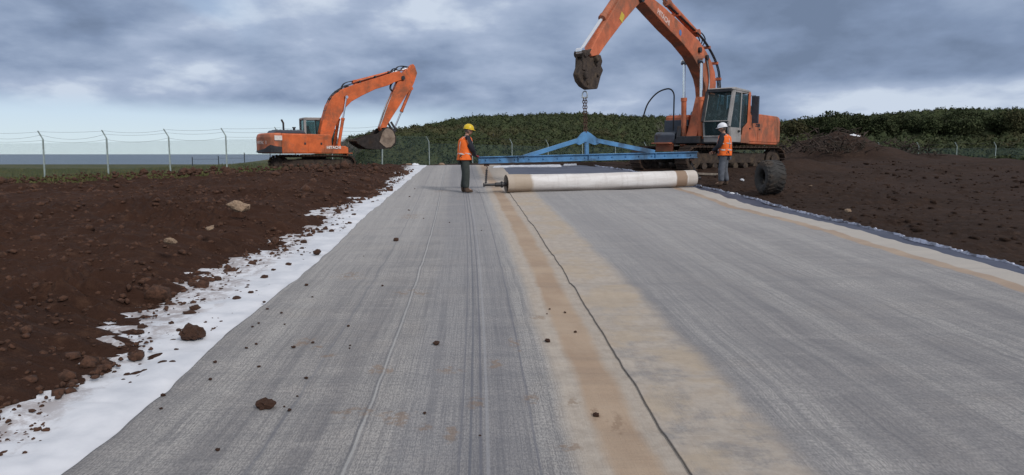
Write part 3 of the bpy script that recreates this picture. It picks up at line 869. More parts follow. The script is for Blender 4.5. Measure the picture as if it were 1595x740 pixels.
# trees along the skyline at the right; pixel x, crown-top y, distance, width
TR = [(1243, 187, 92, 6.5, 'rounded dark tree on the skyline just right of the orange engine cover'),
      (1271, 181, 96, 7, 'broad dark tree with a domed crown, second right of the excavator'),
      (1299, 184, 90, 5, 'small dark tree between two larger domed trees at the right'),
      (1328, 178, 94, 7.5, 'tall dark tree on the skyline above the brushwood heap'),
      (1362, 182, 95, 6.5, 'dark tree right of the tall one above the brushwood heap'),
      (1400, 176, 100, 8, 'large dark tree towards the right end of the skyline'),
      (1448, 181, 96, 7, 'low wide dark tree between the two largest at far right'),
      (1495, 174, 102, 9, 'tallest and widest dark tree near the right border'),
      (1548, 179, 98, 8, 'dark tree second from the right border'),
      (1590, 172, 100, 8, 'dark tree at the right border of the view')]
for px, py, Y, w, lab in TR:
    q = at(px, py, Y); tree(q.x, Y, max(2.5, q.z - float(H(q.x, Y))), w * .85, lab, 'trees on the right skyline', mat=M_SCRUB)
M_TWIG = simple('pale_twigs', (.22, .19, .17), .9, var=.2)
q = at(545, 214, 50); tree(q.x, 50, 3.0, 2, 'leafless pale bush behind the boom foot of the left excavator', bare=True, mat=M_TWIG, name='bare_bush')
q = at(1061, 200, 44); tree(q.x, 44, 3.4, 2, 'leafless pale bush behind the right excavator, by its loose hose', bare=True, mat=M_TWIG, name='bare_bush')

# brushwood heaps at right
def brush(px, py, Y, w, h, label):
    q = at(px, py, Y); base = float(H(q.x, Y)); root = MB(); r = random.Random(px)
    for i in range(150):
        a = r.random() * 6.28; d = r.random() ** .6 * w / 2; x = math.cos(a) * d; y = math.sin(a) * d * .6
        z = h * (1 - (d / (w / 2)) ** 1.5) * r.uniform(.3, 1.05); L = r.uniform(.25, .9); b = r.random() * 6.28; el = r.uniform(-.3, .7)
        p = Vector((x, y, z)); e = p + Vector((math.cos(b) * math.cos(el), math.sin(b) * math.cos(el), math.sin(el))) * L
        m_ = (p + e) / 2 + Vector((r.uniform(-.1, .1), r.uniform(-.1, .1), r.uniform(0, .12)))
        root.tube([p, m_, e], [r.uniform(.015, .05), .02, .008], 5)
    o = root.build('brushwood_heap', simple('dead_branches', (.052, .036, .028), .9, var=.6, scale=3, dirt=(.035, .03, .02), dirt_amt=.5), None, smooth=True)
    o.location = (q.x, Y, base + .7); tag(o, label, 'brushwood'); return o


brush(1265, 250, 36, 4.5, 1.1, 'heap of dark branches and roots on the soil right of the excavator tail')
brush(1312, 240, 38, 4.5, 1.4, 'taller heap of dark branches at the right beneath the white sack')
brush(1400, 244, 42, 5, 1.0, 'long low heap of branches at far right')

# ================================================================== FENCE
def build_fence():
    vx = at(264, 240, 43.5).x
    path = [(-64, 36), (-40, 40.5), (vx, 43.5), (-9.1, 47.6), (0, 55), (12, 61), (30, 62), (60, 60)]
    m, t, b = mat_base('chain_link_mesh'); uv = t.node('ShaderNodeUVMap', uv_map='UVMap').outputs[0]
    s = t.node('ShaderNodeSeparateXYZ', inp={0: uv}); u, v = s.outputs[0], s.outputs[1]
    def strands(e):
        f = t.math('FRACT', t.math('MULTIPLY', e, 14.0)); return t.math('LESS_THAN', f, .10)
    a = t.math('MAXIMUM', strands(t.math('ADD', u, v)), strands(t.math('SUBTRACT', u, v)))
    b.inputs['Base Color'].default_value = (.07, .12, .12, 1)
    tr = t.node('ShaderNodeBsdfTransparent'); mx = t.node('ShaderNodeMixShader', inp={0: a, 1: tr.outputs[0], 2: b.outputs[0]}); t.l.new(mx.outputs[0], t.n['Material Output'].inputs[0])
    root = empty('security_fence', (-22.2, 43.5, float(H(-22.2, 43.5)))); tag(root, 'tall chain-link fence on cranked posts topped with sagging barbed wire', 'fence')
    R0 = Vector(root.location)
    P = [Vector((a_, b_, 0)) for a_, b_ in path]; posts = []
    for A, B in zip(P, P[1:]):
        L = (B - A).length; n = max(1, round(L / 3.4))
        for k in range(n): posts.append((A.lerp(B, k / n), (B - A).normalized()))
    # put two posts exactly where the photo has them
    for k, (p, d) in enumerate(posts): p.z = float(H(p.x, p.y)) - .05
    # copy one post mesh
    pm = MB(); pm.box((0, 0, 1.35), (.08, .08, 2.7)); pm.beam((0, 0, 2.7), (-.28, .05, 3.2), .065, .065, (0, 1, 0)); pm.box((0, 0, .08), (.3, .3, .16))
    first = pm.build('post', M_CONC, root, bevel=.008)
    for k, (p, d) in enumerate(posts):
        o = first if k == 0 else first.copy()
        if k: col.objects.link(o); o.parent = root
        o.location = p - R0; o.rotation_euler = (random.uniform(-.02, .02), random.uniform(-.02, .03), math.atan2(d.y, d.x) + random.uniform(-.1, .1))
        if p.x > -8.5: o.scale = (.7, .7, .76)
        if k + 1 < len(posts):
            q = posts[k + 1][0]; L = (q - p).length
            vs = [p + Vector((0, 0, .05)), q + Vector((0, 0, .05)), q + Vector((0, 0, 2.45 if p.x < -9 else 1.9)), p + Vector((0, 0, 2.45 if p.x < -8.5 else 1.9))]
            me = bpy.data.meshes.new('mesh_panel'); me.from_pydata([tuple(v_ - R0) for v_ in vs], [], [(0, 1, 2, 3)]); u_ = me.uv_layers.new(name='UVMap')
            for i, c in enumerate([(0, 0), (L, 0), (L, 2.4), (0, 2.4)]): u_.data[i].uv = c
            link_mesh('mesh_panel', me, m, root)
    for h_, ox, sag in ((2.62, 0, .10), (2.95, -.14, .16), (3.15, -.26, .08)):
        pts = []
        for (p, d), (q, _) in zip(posts, posts[1:]):
            sg = sag * random.uniform(.3, 2.2)
            for k in range(6):
                f = k / 6; c = p.lerp(q, f); pts.append(c + Vector((0, ox * .2, h_ * (1 if p.x < -8.5 else .76) - 4 * sg * f * (1 - f))) - R0)
        MB().tube(pts, .0065, 5).build('barbed_wire', M_DARK, root)
    # far second fence line close to the cliff: thin posts against the sea
    for k in range(16):
        x = -46 + k * 3.6; y = 98 + k * .4
        o = MB().box((0, 0, .75), (.09, .09, 1.5)).beam((0, 0, 1.2), (3.6, .4, 1.2), .02, .03).build('field_post', M_DARK); o.location = (x, y, float(H(x, y)) - .1)
        tag(o, 'thin dark field post with a wire, far off in front of the sea', 'post', 'field posts before the sea')


build_fence()

# ================================================================== EXCAVATORS
def text_mesh(s, size, ext=.006, bold=0.0):
    cu = bpy.data.curves.new('txt', 'FONT'); cu.body = s; cu.size = size; cu.extrude = ext; cu.offset = bold; cu.align_x = 'CENTER'; cu.align_y = 'CENTER'
    o = bpy.data.objects.new('txt', cu); col.objects.link(o); dg = bpy.context.evaluated_depsgraph_get(); dg.update()
    me = bpy.data.meshes.new_from_object(o.evaluated_get(dg)); bpy.data.objects.remove(o); bpy.data.curves.remove(cu); me.materials.clear(); return me


def put_text(s, size, parent, org, ex, ez, mat, name='lettering', bold=0.0):
    """ex = reading direction, ez = letter up direction, in the parent's space"""
    me = text_mesh(s, size, .004, bold); o = link_mesh(name, me, mat, parent)
    ex = Vector(ex).normalized(); ez = Vector(ez).normalized(); n = ex.cross(ez)
    M = Matrix((ex, ez, n)).transposed().to_4x4(); M.translation = Vector(org); o.matrix_local = M; return o


def stadium(L, r, n=14):
    pts = []
    for k in range(n + 1):
        a = -math.pi / 2 + math.pi * k / n; pts.append((L / 2 + r * math.cos(a), r + r * math.sin(a)))
    for k in range(n + 1):
        a = math.pi / 2 + math.pi * k / n; pts.append((-L / 2 + r * math.cos(a), r + r * math.sin(a)))
    return pts


def resample(pts, step):
    P = [Vector((a, b)) for a, b in pts] + [Vector(pts[0])]; out = []; acc = 0
    tot = sum((b - a).length for a, b in zip(P, P[1:])); n = round(tot / step); step = tot / n; nxt = 0
    for a, b in zip(P, P[1:]):
        L = (b - a).length
        while L > 0 and nxt <= acc + L and len(out) < n:
            out.append((a.lerp(b, (nxt - acc) / L), (b - a).normalized())); nxt += step
        acc += L
    return out


def hoses(path, parent, n=2, r=.025, spread=.07, name='hose', mat=None):
    for k in range(n):
        off = (k - (n - 1) / 2) * spread
        MB().tube([(p[0], p[1] + off, p[2]) for p in path], r, 6).build(name, mat or M_HOSE, parent, smooth=True)


def smooth_path(pts, n=6):
    P = [Vector(p) for p in pts]; out = []
    for i in range(len(P) - 1):
        a, b, c, d = P[max(i - 1, 0)], P[i], P[i + 1], P[min(i + 2, len(P) - 1)]
        for k in range(n):
            t = k / n; out.append(.5 * ((2 * b) + (c - a) * t + (2 * a - 5 * b + 4 * c - d) * t * t + (3 * b - a - 3 * c + d) * t ** 3))
    out.append(P[-1]); return out


def cylinder_ram(parent, a, b, split, r, name, mat, rod=.55):
    a = Vector(a); b = Vector(b); m = a.lerp(b, split); d = (b - a).normalized()
    mb = MB(); mb.cyl(a, m, r, seg=16); mb.cyl(m - d * .10, m + d * .03, r * 1.18, seg=16)
    side = Vector((0, 1, 0)); mb.cyl(a - side * r * 1.1, a + side * r * 1.1, r * 1.15, seg=12)
    o = mb.build(name, mat, parent, smooth=True)
    rr = MB(); rr.cyl(m, b, r * rod, seg=12); rr.cyl(b - side * r, b + side * r, r * .95, seg=12)
    rr.build('rod', M_CHROME, o, smooth=True); return o


def arrow_round(mb, c, r, y0, y1, seg=20):
    mb.cyl((c[0], y0, c[1]), (c[0], y1, c[1]), r, seg=seg)


def make_excavator(label, loc, yaw, track_yaw, side, px, paint, tail=0.0):
    """side = +1: the machine's left faces the camera, -1: its right. px: outlines read off the photo."""
    root = empty('excavator', loc, yaw); tag(root, label, 'excavator')
    Rm = Matrix.Rotation(yaw, 4, 'Z'); inv = (Matrix.Translation(loc) @ Rm).inverted(); nrm_ = Rm @ Vector((0, 1, 0))
    def loc2(p, y):      # pixel -> local (x, z) on the vertical plane y of the machine
        w = hitplane(p[0], p[1], Vector(loc) + nrm_ * y, nrm_); q = inv @ w; return (q.x, q.z)
    # ---------------- undercarriage
    und = empty('undercarriage', (0, 0, 0), track_yaw); und.parent = root
    # an Empty would carry no surface: use the frame mesh as the undercarriage itself
    bpy.data.objects.remove(und)
    mb = MB(); mb.box((0, 0, .56), (1.9, 1.5, .30)); mb.cyl((0, 0, .65), (0, 0, .97), .72, seg=32)
    for s in (-1, 1): mb.box((0, s * 1.22, .48), (3.3, .26, .36)); mb.box((0, s * .95, .55), (1.5, .5, .26))
    und = mb.build('undercarriage', M_MUDDY, root, bevel=.02); und.rotation_euler = (0, 0, track_yaw)
    for s in (-1, 1):
        mb = MB(); L, r = 3.95, .44
        for p, d in resample(stadium(L, r), .19):
            n = Vector((d.y, -d.x)); ang = math.atan2(d.y, d.x); c = p + n * (-.0)
            mb.box((c.x, s * 1.32, c.y + .0), (.165, .62, .045), (0, -ang, 0))
            g = p + n * .035; mb.box((g.x, s * 1.32, g.y), (.03, .62, .06), (0, -ang, 0))
            g = p - n * .05; mb.box((g.x, s * 1.32, g.y), (.12, .18, .09), (0, -ang, 0))
        tr = mb.build('track', M_TRACK, und)
        for x, rr in ((L / 2, .36), (-L / 2, .37)):
            w = MB(); w.cyl((x, s * 1.32 - .12, .44), (x, s * 1.32 + .12, .44), rr, seg=20); w.cyl((x, s * 1.32 - .2, .44), (x, s * 1.32 + .2, .44), .17, seg=14)
            w.build('idler' if x > 0 else 'sprocket', M_MUDDY, tr, bevel=.01)
        for k in range(7):
            x = -1.5 + k * .5; MB().cyl((x, s * 1.32 - .2, .20), (x, s * 1.32 + .2, .20), .12, seg=12).build('roller', M_MUDDY, tr)
    # ---------------- house
    z0, zt = 1.0, 2.14
    mb = MB(); mb.box((-.55, 0, z0 + .09), (4.3, 2.7, .18)); mb.box((.9, -.05, z0 + .15), (1.7, .9, .26)); mb.build('deck_frame', M_DARK, root, bevel=.02)
    TX = -2.55 - tail
    # left rear body, right body
    body_l = MB().prism([(TX, z0), (TX, zt + .03), (-1.1, zt + .03), (-.18, zt - .06), (-.18, z0 - .0)], .55, 1.46).build('body_panel', paint, root, bevel=.04)
    body_r = MB().prism([(TX, z0), (TX, zt), (.55, zt - .02), (.62, zt - .12), (.62, z0)], -1.46, -.52).build('body_panel', paint, root, bevel=.04)
    for x0, x1 in ((TX + .10, -1.35), (-1.30, -.25)):
        d = MB().box(((x0 + x1) / 2, 1.465, (z0 + zt) / 2 + .02), (x1 - x0, .03, zt - z0 - .16)).build('side_door', paint, root, bevel=.012)
        MB().box((x1 - .12, 1.49, 1.58), (.12, .03, .05)).build('latch', M_DARK, d, bevel=.005)
    for x0, x1 in ((TX + .10, -.85), (-.78, .1), (.15, .57)):
        d = MB().box(((x0 + x1) / 2, -1.465, (z0 + zt) / 2), (x1 - x0, .03, zt - z0 - .12)).build('side_door', paint, root, bevel=.012)
        if x0 < 0: MB().box((x1 - .12, -1.49, 1.58), (.10, .03, .12)).build('latch', M_DARK, d, bevel=.005)
    # front right toolbox and step
    MB().prism([(.62, z0), (.62, 1.47), (1.45, 1.45), (1.62, 1.35), (1.62, z0)], -1.44, -.62).build('toolbox', paint if side < 0 else M_DGREY, root, bevel=.03)
    MB().box((1.75, -1.05, z0 + .03), (.28, .75, .05)).box((1.6, -1.0, z0 - .12), (.1, .7, .3)).build('step', paint, root, bevel=.01)
    # engine hood, dark
    hood = MB().prism([(TX - .35, zt + .0), (TX - .2, zt + .20), (-.9, zt + .20), (-.75, zt)], -1.1, .5).build('engine_hood', M_DGREY, root, bevel=.05)
    for k in range(7): pass
    g = MB()
    for k in range(8): g.box((TX - .05 + k * .2, -.3, zt + .215), (.06, 1.1, .03))
    g.build('grille', M_DARK, hood, bevel=.005)
    MB().cyl((-1.95, -.75, zt + .15), (-1.95, -.75, zt + .62), .055, seg=12).cyl((-1.95, -.75, zt + .60), (-2.05, -.75, zt + .80), .055, seg=12).build('exhaust', M_DARK, root, smooth=True)
    MB().cyl((-1.1, .1, zt + .18), (-1.1, .1, zt + .38), .07, seg=12).cyl((-1.1, .1, zt + .36), (-1.1, .1, zt + .42), .11, seg=12).build('air_intake', M_DARK, root, smooth=True)
    if side > 0:
        MB().box((-1.2, .85, zt + .20), (.95, .62, .34)).build('air_intake', M_DARK, root, bevel=.08)
        MB().tube(smooth_path([(-.3, 1.0, zt), (-.3, 1.0, zt + .42), (-.75, 1.0, zt + .42), (-.75, 1.0, zt)]), .018, 6).build('handrail', M_DARK, root, smooth=True)
    # counterweight, rounded in plan
    cw = MB(); prof = []
    for k in range(15):
        a = -math.pi / 2 + math.pi * k / 14; prof.append(((TX - .01) - .92 * max(0, math.cos(a)) ** .55, 1.47 * math.sin(a) if abs(math.sin(a)) < .999 else 1.47 * math.copysign(1, a)))
    n = len(prof); levels = [(z0 + .02, .90, .95), (z0 + .14, 1.0, 1.0), (zt - .22, 1.0, 1.0), (zt - .05, .93, .985), (zt + .02, .80, .96)]
    vs = [((TX - .01) + (x - (TX - .01)) * kx, y * ky, z) for z, kx, ky in levels for x, y in prof]
    fs = [(i * n + k, i * n + k + 1, (i + 1) * n + k + 1, (i + 1) * n + k) for i in range(len(levels) - 1) for k in range(n - 1)]
    fs += [tuple(range(n)), tuple(reversed(range((len(levels) - 1) * n, len(levels) * n)))] + [(i * n, (i + 1) * n, (i + 1) * n + n - 1, i * n + n - 1) for i in range(len(levels) - 1)]
    cwo = cw.add(vs, fs).build('counterweight', M_ORD if side < 0 else paint, root, bevel=.02)
    if side < 0:
        mud = MB(); pr = [((TX - .01) - .94 * max(0, math.cos(-math.pi / 2 + math.pi * k / 14)) ** .55, 1.49 * math.sin(-math.pi / 2 + math.pi * k / 14)) for k in range(0, 11)]
        top = [z - .22 for z in (1.60, 1.66, 1.72, 1.62, 1.50, 1.46, 1.42, 1.40, 1.42, 1.38, 1.3)]
        vv_ = [(x, y, 1.06) for x, y in pr] + [(x, y, t_) for (x, y), t_ in zip(pr, top)]; m_ = len(pr)
        mud.add(vv_, [(k, k + 1, k + 1 + m_, k + m_) for k in range(m_ - 1)]).build('dirt_patch', M_DARK, cwo)
        MB().box((TX - .19, -1.475, 1.88), (.42, .03, .26)).build('decal', M_WHITE, cwo, bevel=.004)
    if side > 0:
        MB().box((.66, -.98, 1.5), (.10, .98, .85)).build('front_cover', M_DGREY, root, bevel=.02)
        MB().prism([(.66, z0), (.66, 1.72), (1.55, 1.66), (1.62, 1.3), (1.62, z0)], -.55, -.40).build('toolbox_side', M_DARK, root, bevel=.02)
    # ---------------- cab (always on the machine's left)
    y0, y1, zc, zr = .50, 1.46, 1.24, 3.16
    F0, Fk, Ft = 1.62, 1.72, 1.36     # floor front, knee, top front
    cab = MB().prism([(-.10, zc), (-.10, 1.95), (F0 - .02, 1.62), (F0, zc)], y0 + .03, y1 - .03)
    cab.v = []; cab.f = []
    cab.prism([(-.12, zc), (-.12, 1.60), (F0, 1.46), (F0 - .02, zc)], y0, y1)                     # lower shell
    cabo = cab.build('cab', M_GREY, root, bevel=.03)
    pil = MB(); pw = .07
    for y in (y0 + pw / 2, y1 - pw / 2):
        pil.beam((F0 - .04, y, 1.44), (Fk - .04, y, 1.95), pw, pw); pil.beam((Fk - .04, y, 1.93), (Ft, y, zr - .05), pw, pw)
        pil.beam((.82, y, 1.5), (.74, y, zr - .05), .09, .05); pil.beam((Ft, y, zr - .05), (-.1, y, zr - .07), pw, pw)
        pil.box((-.08, y, 2.35), (.12, pw, 1.55))
    for x, z in ((Ft, zr - .05), (-.1, zr - .05)): pil.beam((x, y0, z), (x, y1, z), pw, pw)
    pil.beam((F0 - .02, y0, 1.46), (F0 - .02, y1, 1.46), .08, .06); pil.beam((Fk - .01, y0, 2.0), (Fk - .01, y1, 2.0), .04, .04)
    pil.build('cab_frame', M_GREY, cabo, bevel=.012)
    MB().prism([(-.16, zr - .05), (-.10, zr + .04), (Ft - .1, zr + .06), (Ft + .07, zr - .0), (Ft + .07, zr - .05)], y0 - .02, y1 + .02).build('roof', M_GREY, cabo, bevel=.03)
    if side > 0:
        vz = MB(); vz.beam((Ft + .05, y0 - .01, zr - .05), (Ft + .05, y1 - .06, zr - .05), .10, .12); vz.beam((Fk + .0, y0 + .0, 1.98), (Ft + .045, y0 + .0, zr - .06), .10, .08); vz.build('front_trim', M_DARK, cabo, bevel=.01)
    # door on the left: lower panel, frame, two panes
    dr = MB(); yd = y1 + .012
    dr.prism([(.70, 1.26), (.70, 1.78), (F0 + .02, 1.78), (F0 - .06, 1.26)], yd - .02, yd + .02)
    dr.beam((.80, yd, 1.75), (.74, yd, zr - .08), .05, .07); dr.beam((Fk - .04, yd, 1.8), (Ft - .03, yd, zr - .08), .05, .10); dr.beam((.74, yd, zr - .09), (Ft - .02, yd, zr - .09), .05, .06)
    door = dr.build('door', M_GREY, cabo, bevel=.01)
    MB().box((.92, yd + .04, 1.66), (.16, .04, .07)).build('handle', M_DARK, door, bevel=.01)
    MB().prism([(.80, 1.78), (.77, zr - .12), (Ft - .06, zr - .12), (Fk - .10, 1.95), (F0 + .02, 1.78)], yd - .006, yd + .006).build('window', M_GLASS, door)
    MB().prism([(.05, 1.78), (.05, zr - .14), (.68, zr - .14), (.72, 1.78)], y1 - .03, y1 - .018).build('window', M_GLASS, cabo)
    MB().prism([(.0, 1.62), (.0, zr - .14), (Ft - .06, zr - .14), (Fk - .10, 1.95), (F0 - .06, 1.55)], y0 + .02, y0 + .032).build('window', M_GLASS, cabo)
    vs = [(Fk - .02, y0 + .07, 2.0), (Fk - .02, y1 - .07, 2.0), (Ft + .02, y1 - .07, zr - .09), (Ft + .02, y0 + .07, zr - .09)]
    wp = MB(); wp.add(vs + [(a - .012, b, c) for a, b, c in vs], [(0, 1, 2, 3), (7, 6, 5, 4), (0, 4, 5, 1), (1, 5, 6, 2), (2, 6, 7, 3), (3, 7, 4, 0)]); wp.build('windscreen', M_GLASS, cabo)
    vs = [(F0 + .01, y0 + .07, 1.50), (F0 + .01, y1 - .07, 1.50), (Fk, y1 - .07, 1.98), (Fk, y0 + .07, 1.98)]
    wp = MB(); wp.add(vs + [(a - .012, b, c) for a, b, c in vs], [(0, 1, 2, 3), (7, 6, 5, 4), (0, 4, 5, 1), (1, 5, 6, 2), (2, 6, 7, 3), (3, 7, 4, 0)]); wp.build('lower_windscreen', M_GLASS, cabo)
    MB().box((-.10, (y0 + y1) / 2, 2.5), (.012, y1 - y0 - .24, 1.1)).build('rear_window', M_GLASS, cabo)
    st_ = MB(); st_.box((.45, .98, 1.78), (.5, .52, .16)); st_.box((.22, .98, 2.2), (.14, .50, .75), (0, -.15, 0)); st_.box((.18, .98, 2.66), (.1, .28, .2)); st_.build('seat', M_DARK, cabo, bevel=.04)
    ct = MB(); ct.box((1.3, .98, 1.65), (.12, .5, .3)); ct.cyl((1.2, .85, 1.7), (1.12, .85, 2.2), .015); ct.cyl((1.2, 1.1, 1.7), (1.12, 1.1, 2.2), .015); ct.build('console', M_DARK, cabo, bevel=.01)
    if side > 0:     # painted rear quarter of the cab, as on the machine at the right, and a mirror
        MB().prism([(-.14, 1.24), (-.14, zr - .02), (.06, zr - .02), (.10, 2.0), (.52, 1.78), (.64, 1.24)], y1 + .002, y1 + .022).build('quarter_panel', paint, cabo, bevel=.008)
        mr = MB(); mr.box((-.60, y1 + .12, 2.28), (.10, .26, 1.0)); mr.tube([(-.33, y1 + .05, 2.78), (-.60, y1 + .12, 2.80), (-.60, y1 + .12, 2.7)], .015, 6); mr.build('mirror', M_DGREY, root, bevel=.02)
        MB().tube(smooth_path([(.74, y1 + .06, 2.0), (.70, y1 + .10, 2.1), (.68, y1 + .10, 2.7), (.70, y1 + .06, 2.8)]), .014, 6).build('handrail', M_DARK, cabo, smooth=True)
    ks = 1.085 if side < 0 else .985
    cabo.scale = (1.14, 1, ks); cabo.location = (-.22, 0, 1.0 - 1.2 * ks)
    # ---------------- arm
    bw, sw = (.27, .20) if side < 0 else (.21, .165)
    ny = side * bw
    boom_pts = [loc2(p, ny) for p in px['boom']]
    boom = MB().prism(boom_pts, -bw, bw).build('boom', paint, root, bevel=.025)
    sy = side * sw
    stick = MB().prism([loc2(p, sy) for p in px['stick']], -sw, sw).build('stick', paint, root, bevel=.02)
    foot = loc2(px['foot'], 0); piv = loc2(px['pivot'], 0)
    MB().cyl((foot[0], -.42, foot[1]), (foot[0], .42, foot[1]), .11, seg=16).box((foot[0] - .1, -.38, foot[1] - .25), (.7, .06, .75)).box((foot[0] - .1, .38, foot[1] - .25), (.7, .06, .75)).build('boom_bracket', M_MUDDY if side > 0 else paint, root, bevel=.01)
    MB().cyl((piv[0], -bw - .05, piv[1]), (piv[0], bw + .05, piv[1]), .13, seg=20).build('pivot_pin', M_DARK, boom, smooth=True)
    # boom rams, either side
    a = loc2(px['ram0'], 0); b_ = loc2(px['ram1'], 0)
    for s in (-1, 1): cylinder_ram(root, (a[0], s * (bw + .12), a[1]), (b_[0], s * (bw + .12), b_[1]), .56, .095, 'boom_ram', paint)
    MB().cyl((b_[0], -bw - .19, b_[1]), (b_[0], bw + .19, b_[1]), .09, seg=16).build('ram_pin', M_DARK, boom, smooth=True)
    # arm ram along the boom's back, bucket ram along the stick
    a = loc2(px['aram0'], 0); b_ = loc2(px['aram1'], 0); cylinder_ram(boom, (a[0], 0, a[1]), (b_[0], 0, b_[1]), px.get('asplit', .6), .12, 'arm_ram', paint)
    a = loc2(px['bram0'], 0); b_ = loc2(px['bram1'], 0); cylinder_ram(stick, (a[0], 0, a[1]), (b_[0], 0, b_[1]), px.get('bsplit', .6), .10, 'bucket_ram', paint)
    # hydraulic pipes on the boom's back
    back = [loc2(p, 0) for p in px['pipes']]
    for off in (-bw * .75, -bw * .5, bw * .5, bw * .75):
        MB().tube(smooth_path([(x, off, z + (.10 if side < 0 else .045)) for x, z in back], 4), .022, 6).build('hydraulic_pipe', M_DARK, boom, smooth=True)
    for k in range(px.get('clamps', 6)):
        i = (k + .5) / px.get('clamps', 6) * (len(back) - 1); j = int(i); f = i - j; x = back[j][0] * (1 - f) + back[j + 1][0] * f; z = back[j][1] * (1 - f) + back[j + 1][1] * f
        MB().box((x, 0, z + .05), (.10, bw * 1.95, .20 if side < 0 else .10)).build('pipe_clamp', M_DARK if side < 0 else paint, boom, bevel=.01)
    for h in px['hoses']:
        P_ = [loc2(p, 0) for p in h]; hoses(smooth_path([(x, 0, z) for x, z in P_]), boom, 3, .022, .11)
    return root, loc2, stick, boom


# ---- left excavator (works on the soil bank, seen from its right rear)
LY = 41.0; LX = at(489, 240, LY).x; LZ = at(489, 265.5, LY).z
pxL = dict(
    boom=[(499, 218), (499, 206), (503, 188), (510, 164), (518, 150), (531, 140), (548, 133), (569, 126.5), (596, 118.5), (612, 113), (622, 111), (629, 116), (628, 124), (615, 128), (605, 133), (585, 139), (564, 149), (548, 158), (538, 168), (531, 180), (523, 196), (518, 212), (514, 224), (505, 226)],
    stick=[(643.5, 99.5), (646.5, 103), (650, 114), (645.5, 128), (641, 138), (633, 148), (623, 164), (610, 184), (604, 194), (600, 204), (594, 204), (591.5, 199), (597.5, 185), (604, 164), (612, 145), (618, 131), (622.5, 120), (631, 110)],
    foot=(505, 221), pivot=(625, 122), ram0=(524, 227), ram1=(536, 152), aram0=(552, 128), aram1=(641, 105), asplit=.60,
    bram0=(640, 138), bram1=(613, 203), bsplit=.55,
    pipes=[(499, 206), (503, 188), (510, 164), (518, 150), (531, 140), (548, 133), (569, 126.5), (596, 118.5), (612, 113)], clamps=8,
    hoses=[[(531, 140), (535, 131), (545, 127), (556, 127)], [(606, 116), (613, 107), (621, 110), (630, 104), (637, 106)], [(612, 114), (620, 104), (632, 104), (641, 108)], [(626, 120), (612, 128), (608, 138), (616, 146)]])
rootL, l2L, stickL, boomL = make_excavator('smaller orange excavator on the left soil bank, bucket curled and arm pointing right', (LX, LY, LZ), R(34), R(-22), -1, pxL, M_OR, tail=-.28)
# pipe down the inner edge of the stick
pp = [l2L(p, 0) for p in [(611, 148), (603, 166), (596, 186), (592, 198)]]
for off in (-.14, .14): MB().tube(smooth_path([(x - .06, off, z) for x, z in pp]), .045, 8).build('hydraulic_pipe', M_GALV, stickL, smooth=True)
# bucket linkage and bucket
def L2(p, y=-.6): return l2L(p, y)
bk = MB(); outl = [(598, 199), (606, 198), (613, 203), (617, 213), (616.5, 223), (610, 230.5), (601, 232), (586, 233), (570, 231.5), (557, 224), (554, 219.5)]
inn = [(559, 219), (571, 226.5), (586, 228), (601, 227), (607, 225), (612, 220), (612.5, 213), (609, 206), (603, 203)]
bk.prism([L2(p) for p in outl + inn], -.62, .62)
side_ = [(598, 199), (606, 198), (613, 203), (617, 213), (616.5, 223), (610, 230.5), (601, 232), (586, 233), (570, 231.5), (557, 224), (554, 219), (572, 212), (588, 208)]
for s in (-1, 1): bk.prism([L2(p) for p in side_], s * .62 - .02, s * .62 + .02)
bucket = bk.build('bucket', simple('dark_muddy_bucket', (.028, .022, .02), .8, var=.4, dirt=(.05, .035, .026), dirt_amt=.4, bump=.4), rootL, bevel=.012)
MB().prism([L2(p, -.65) for p in [(591, 221), (596, 206), (601, 200), (606, 200), (612, 204), (615.5, 213), (615, 222), (609, 229), (601, 230)]], -.66, -.645).build('wear_plate', simple('scraped_bucket_steel', (.25, .19, .145), .6, .1, var=.3, scale=3, dirt=(.10, .06, .04), dirt_amt=.4), bucket, bevel=.004)
tipa = L2((555, 220)); tipb = L2((549, 216))
for k in range(5):
    y = -.52 + k * .26; MB().add([(tipa[0], y - .06, tipa[1] - .05), (tipa[0], y + .06, tipa[1] - .05), (tipa[0], y + .06, tipa[1] + .05), (tipa[0], y - .06, tipa[1] + .05), (tipb[0], y, tipb[1])], [(3, 2, 1, 0), (0, 1, 4), (1, 2, 4), (2, 3, 4), (3, 0, 4)]).build('tooth', M_MUDDY, bucket)
for s in (-.27, .27):
    a = L2((606, 190), 0); b_ = L2((614, 203), 0); c = L2((609, 208), 0)
    MB().beam((a[0], s, a[1]), (b_[0], s, b_[1]), .05, .14).beam((b_[0], s, b_[1]), (c[0], s, c[1]), .05, .14).build('bucket_link', M_DARK, stickL, bevel=.01)
bp_ = L2((598, 202), 0); MB().cyl((bp_[0], -.36, bp_[1]), (bp_[0], .36, bp_[1]), .10, seg=16).box((bp_[0], 0, bp_[1] - .12), (.4, .55, .3)).build('bucket_pin', M_MUDDY, stickL, bevel=.01)
put_text('HITACHI', .22, rootL, (.72, -1.487, 1.36), (1, 0, 0), (0, 0, 1), M_WHITE, bold=.01)
put_text('HITACHI', .24, rootL, (-3.16, -.62, 1.62), Vector((.30, -1, 0)), (0, 0, 1), simple('worn_lettering', (.55, .42, .38), .6), bold=.012)

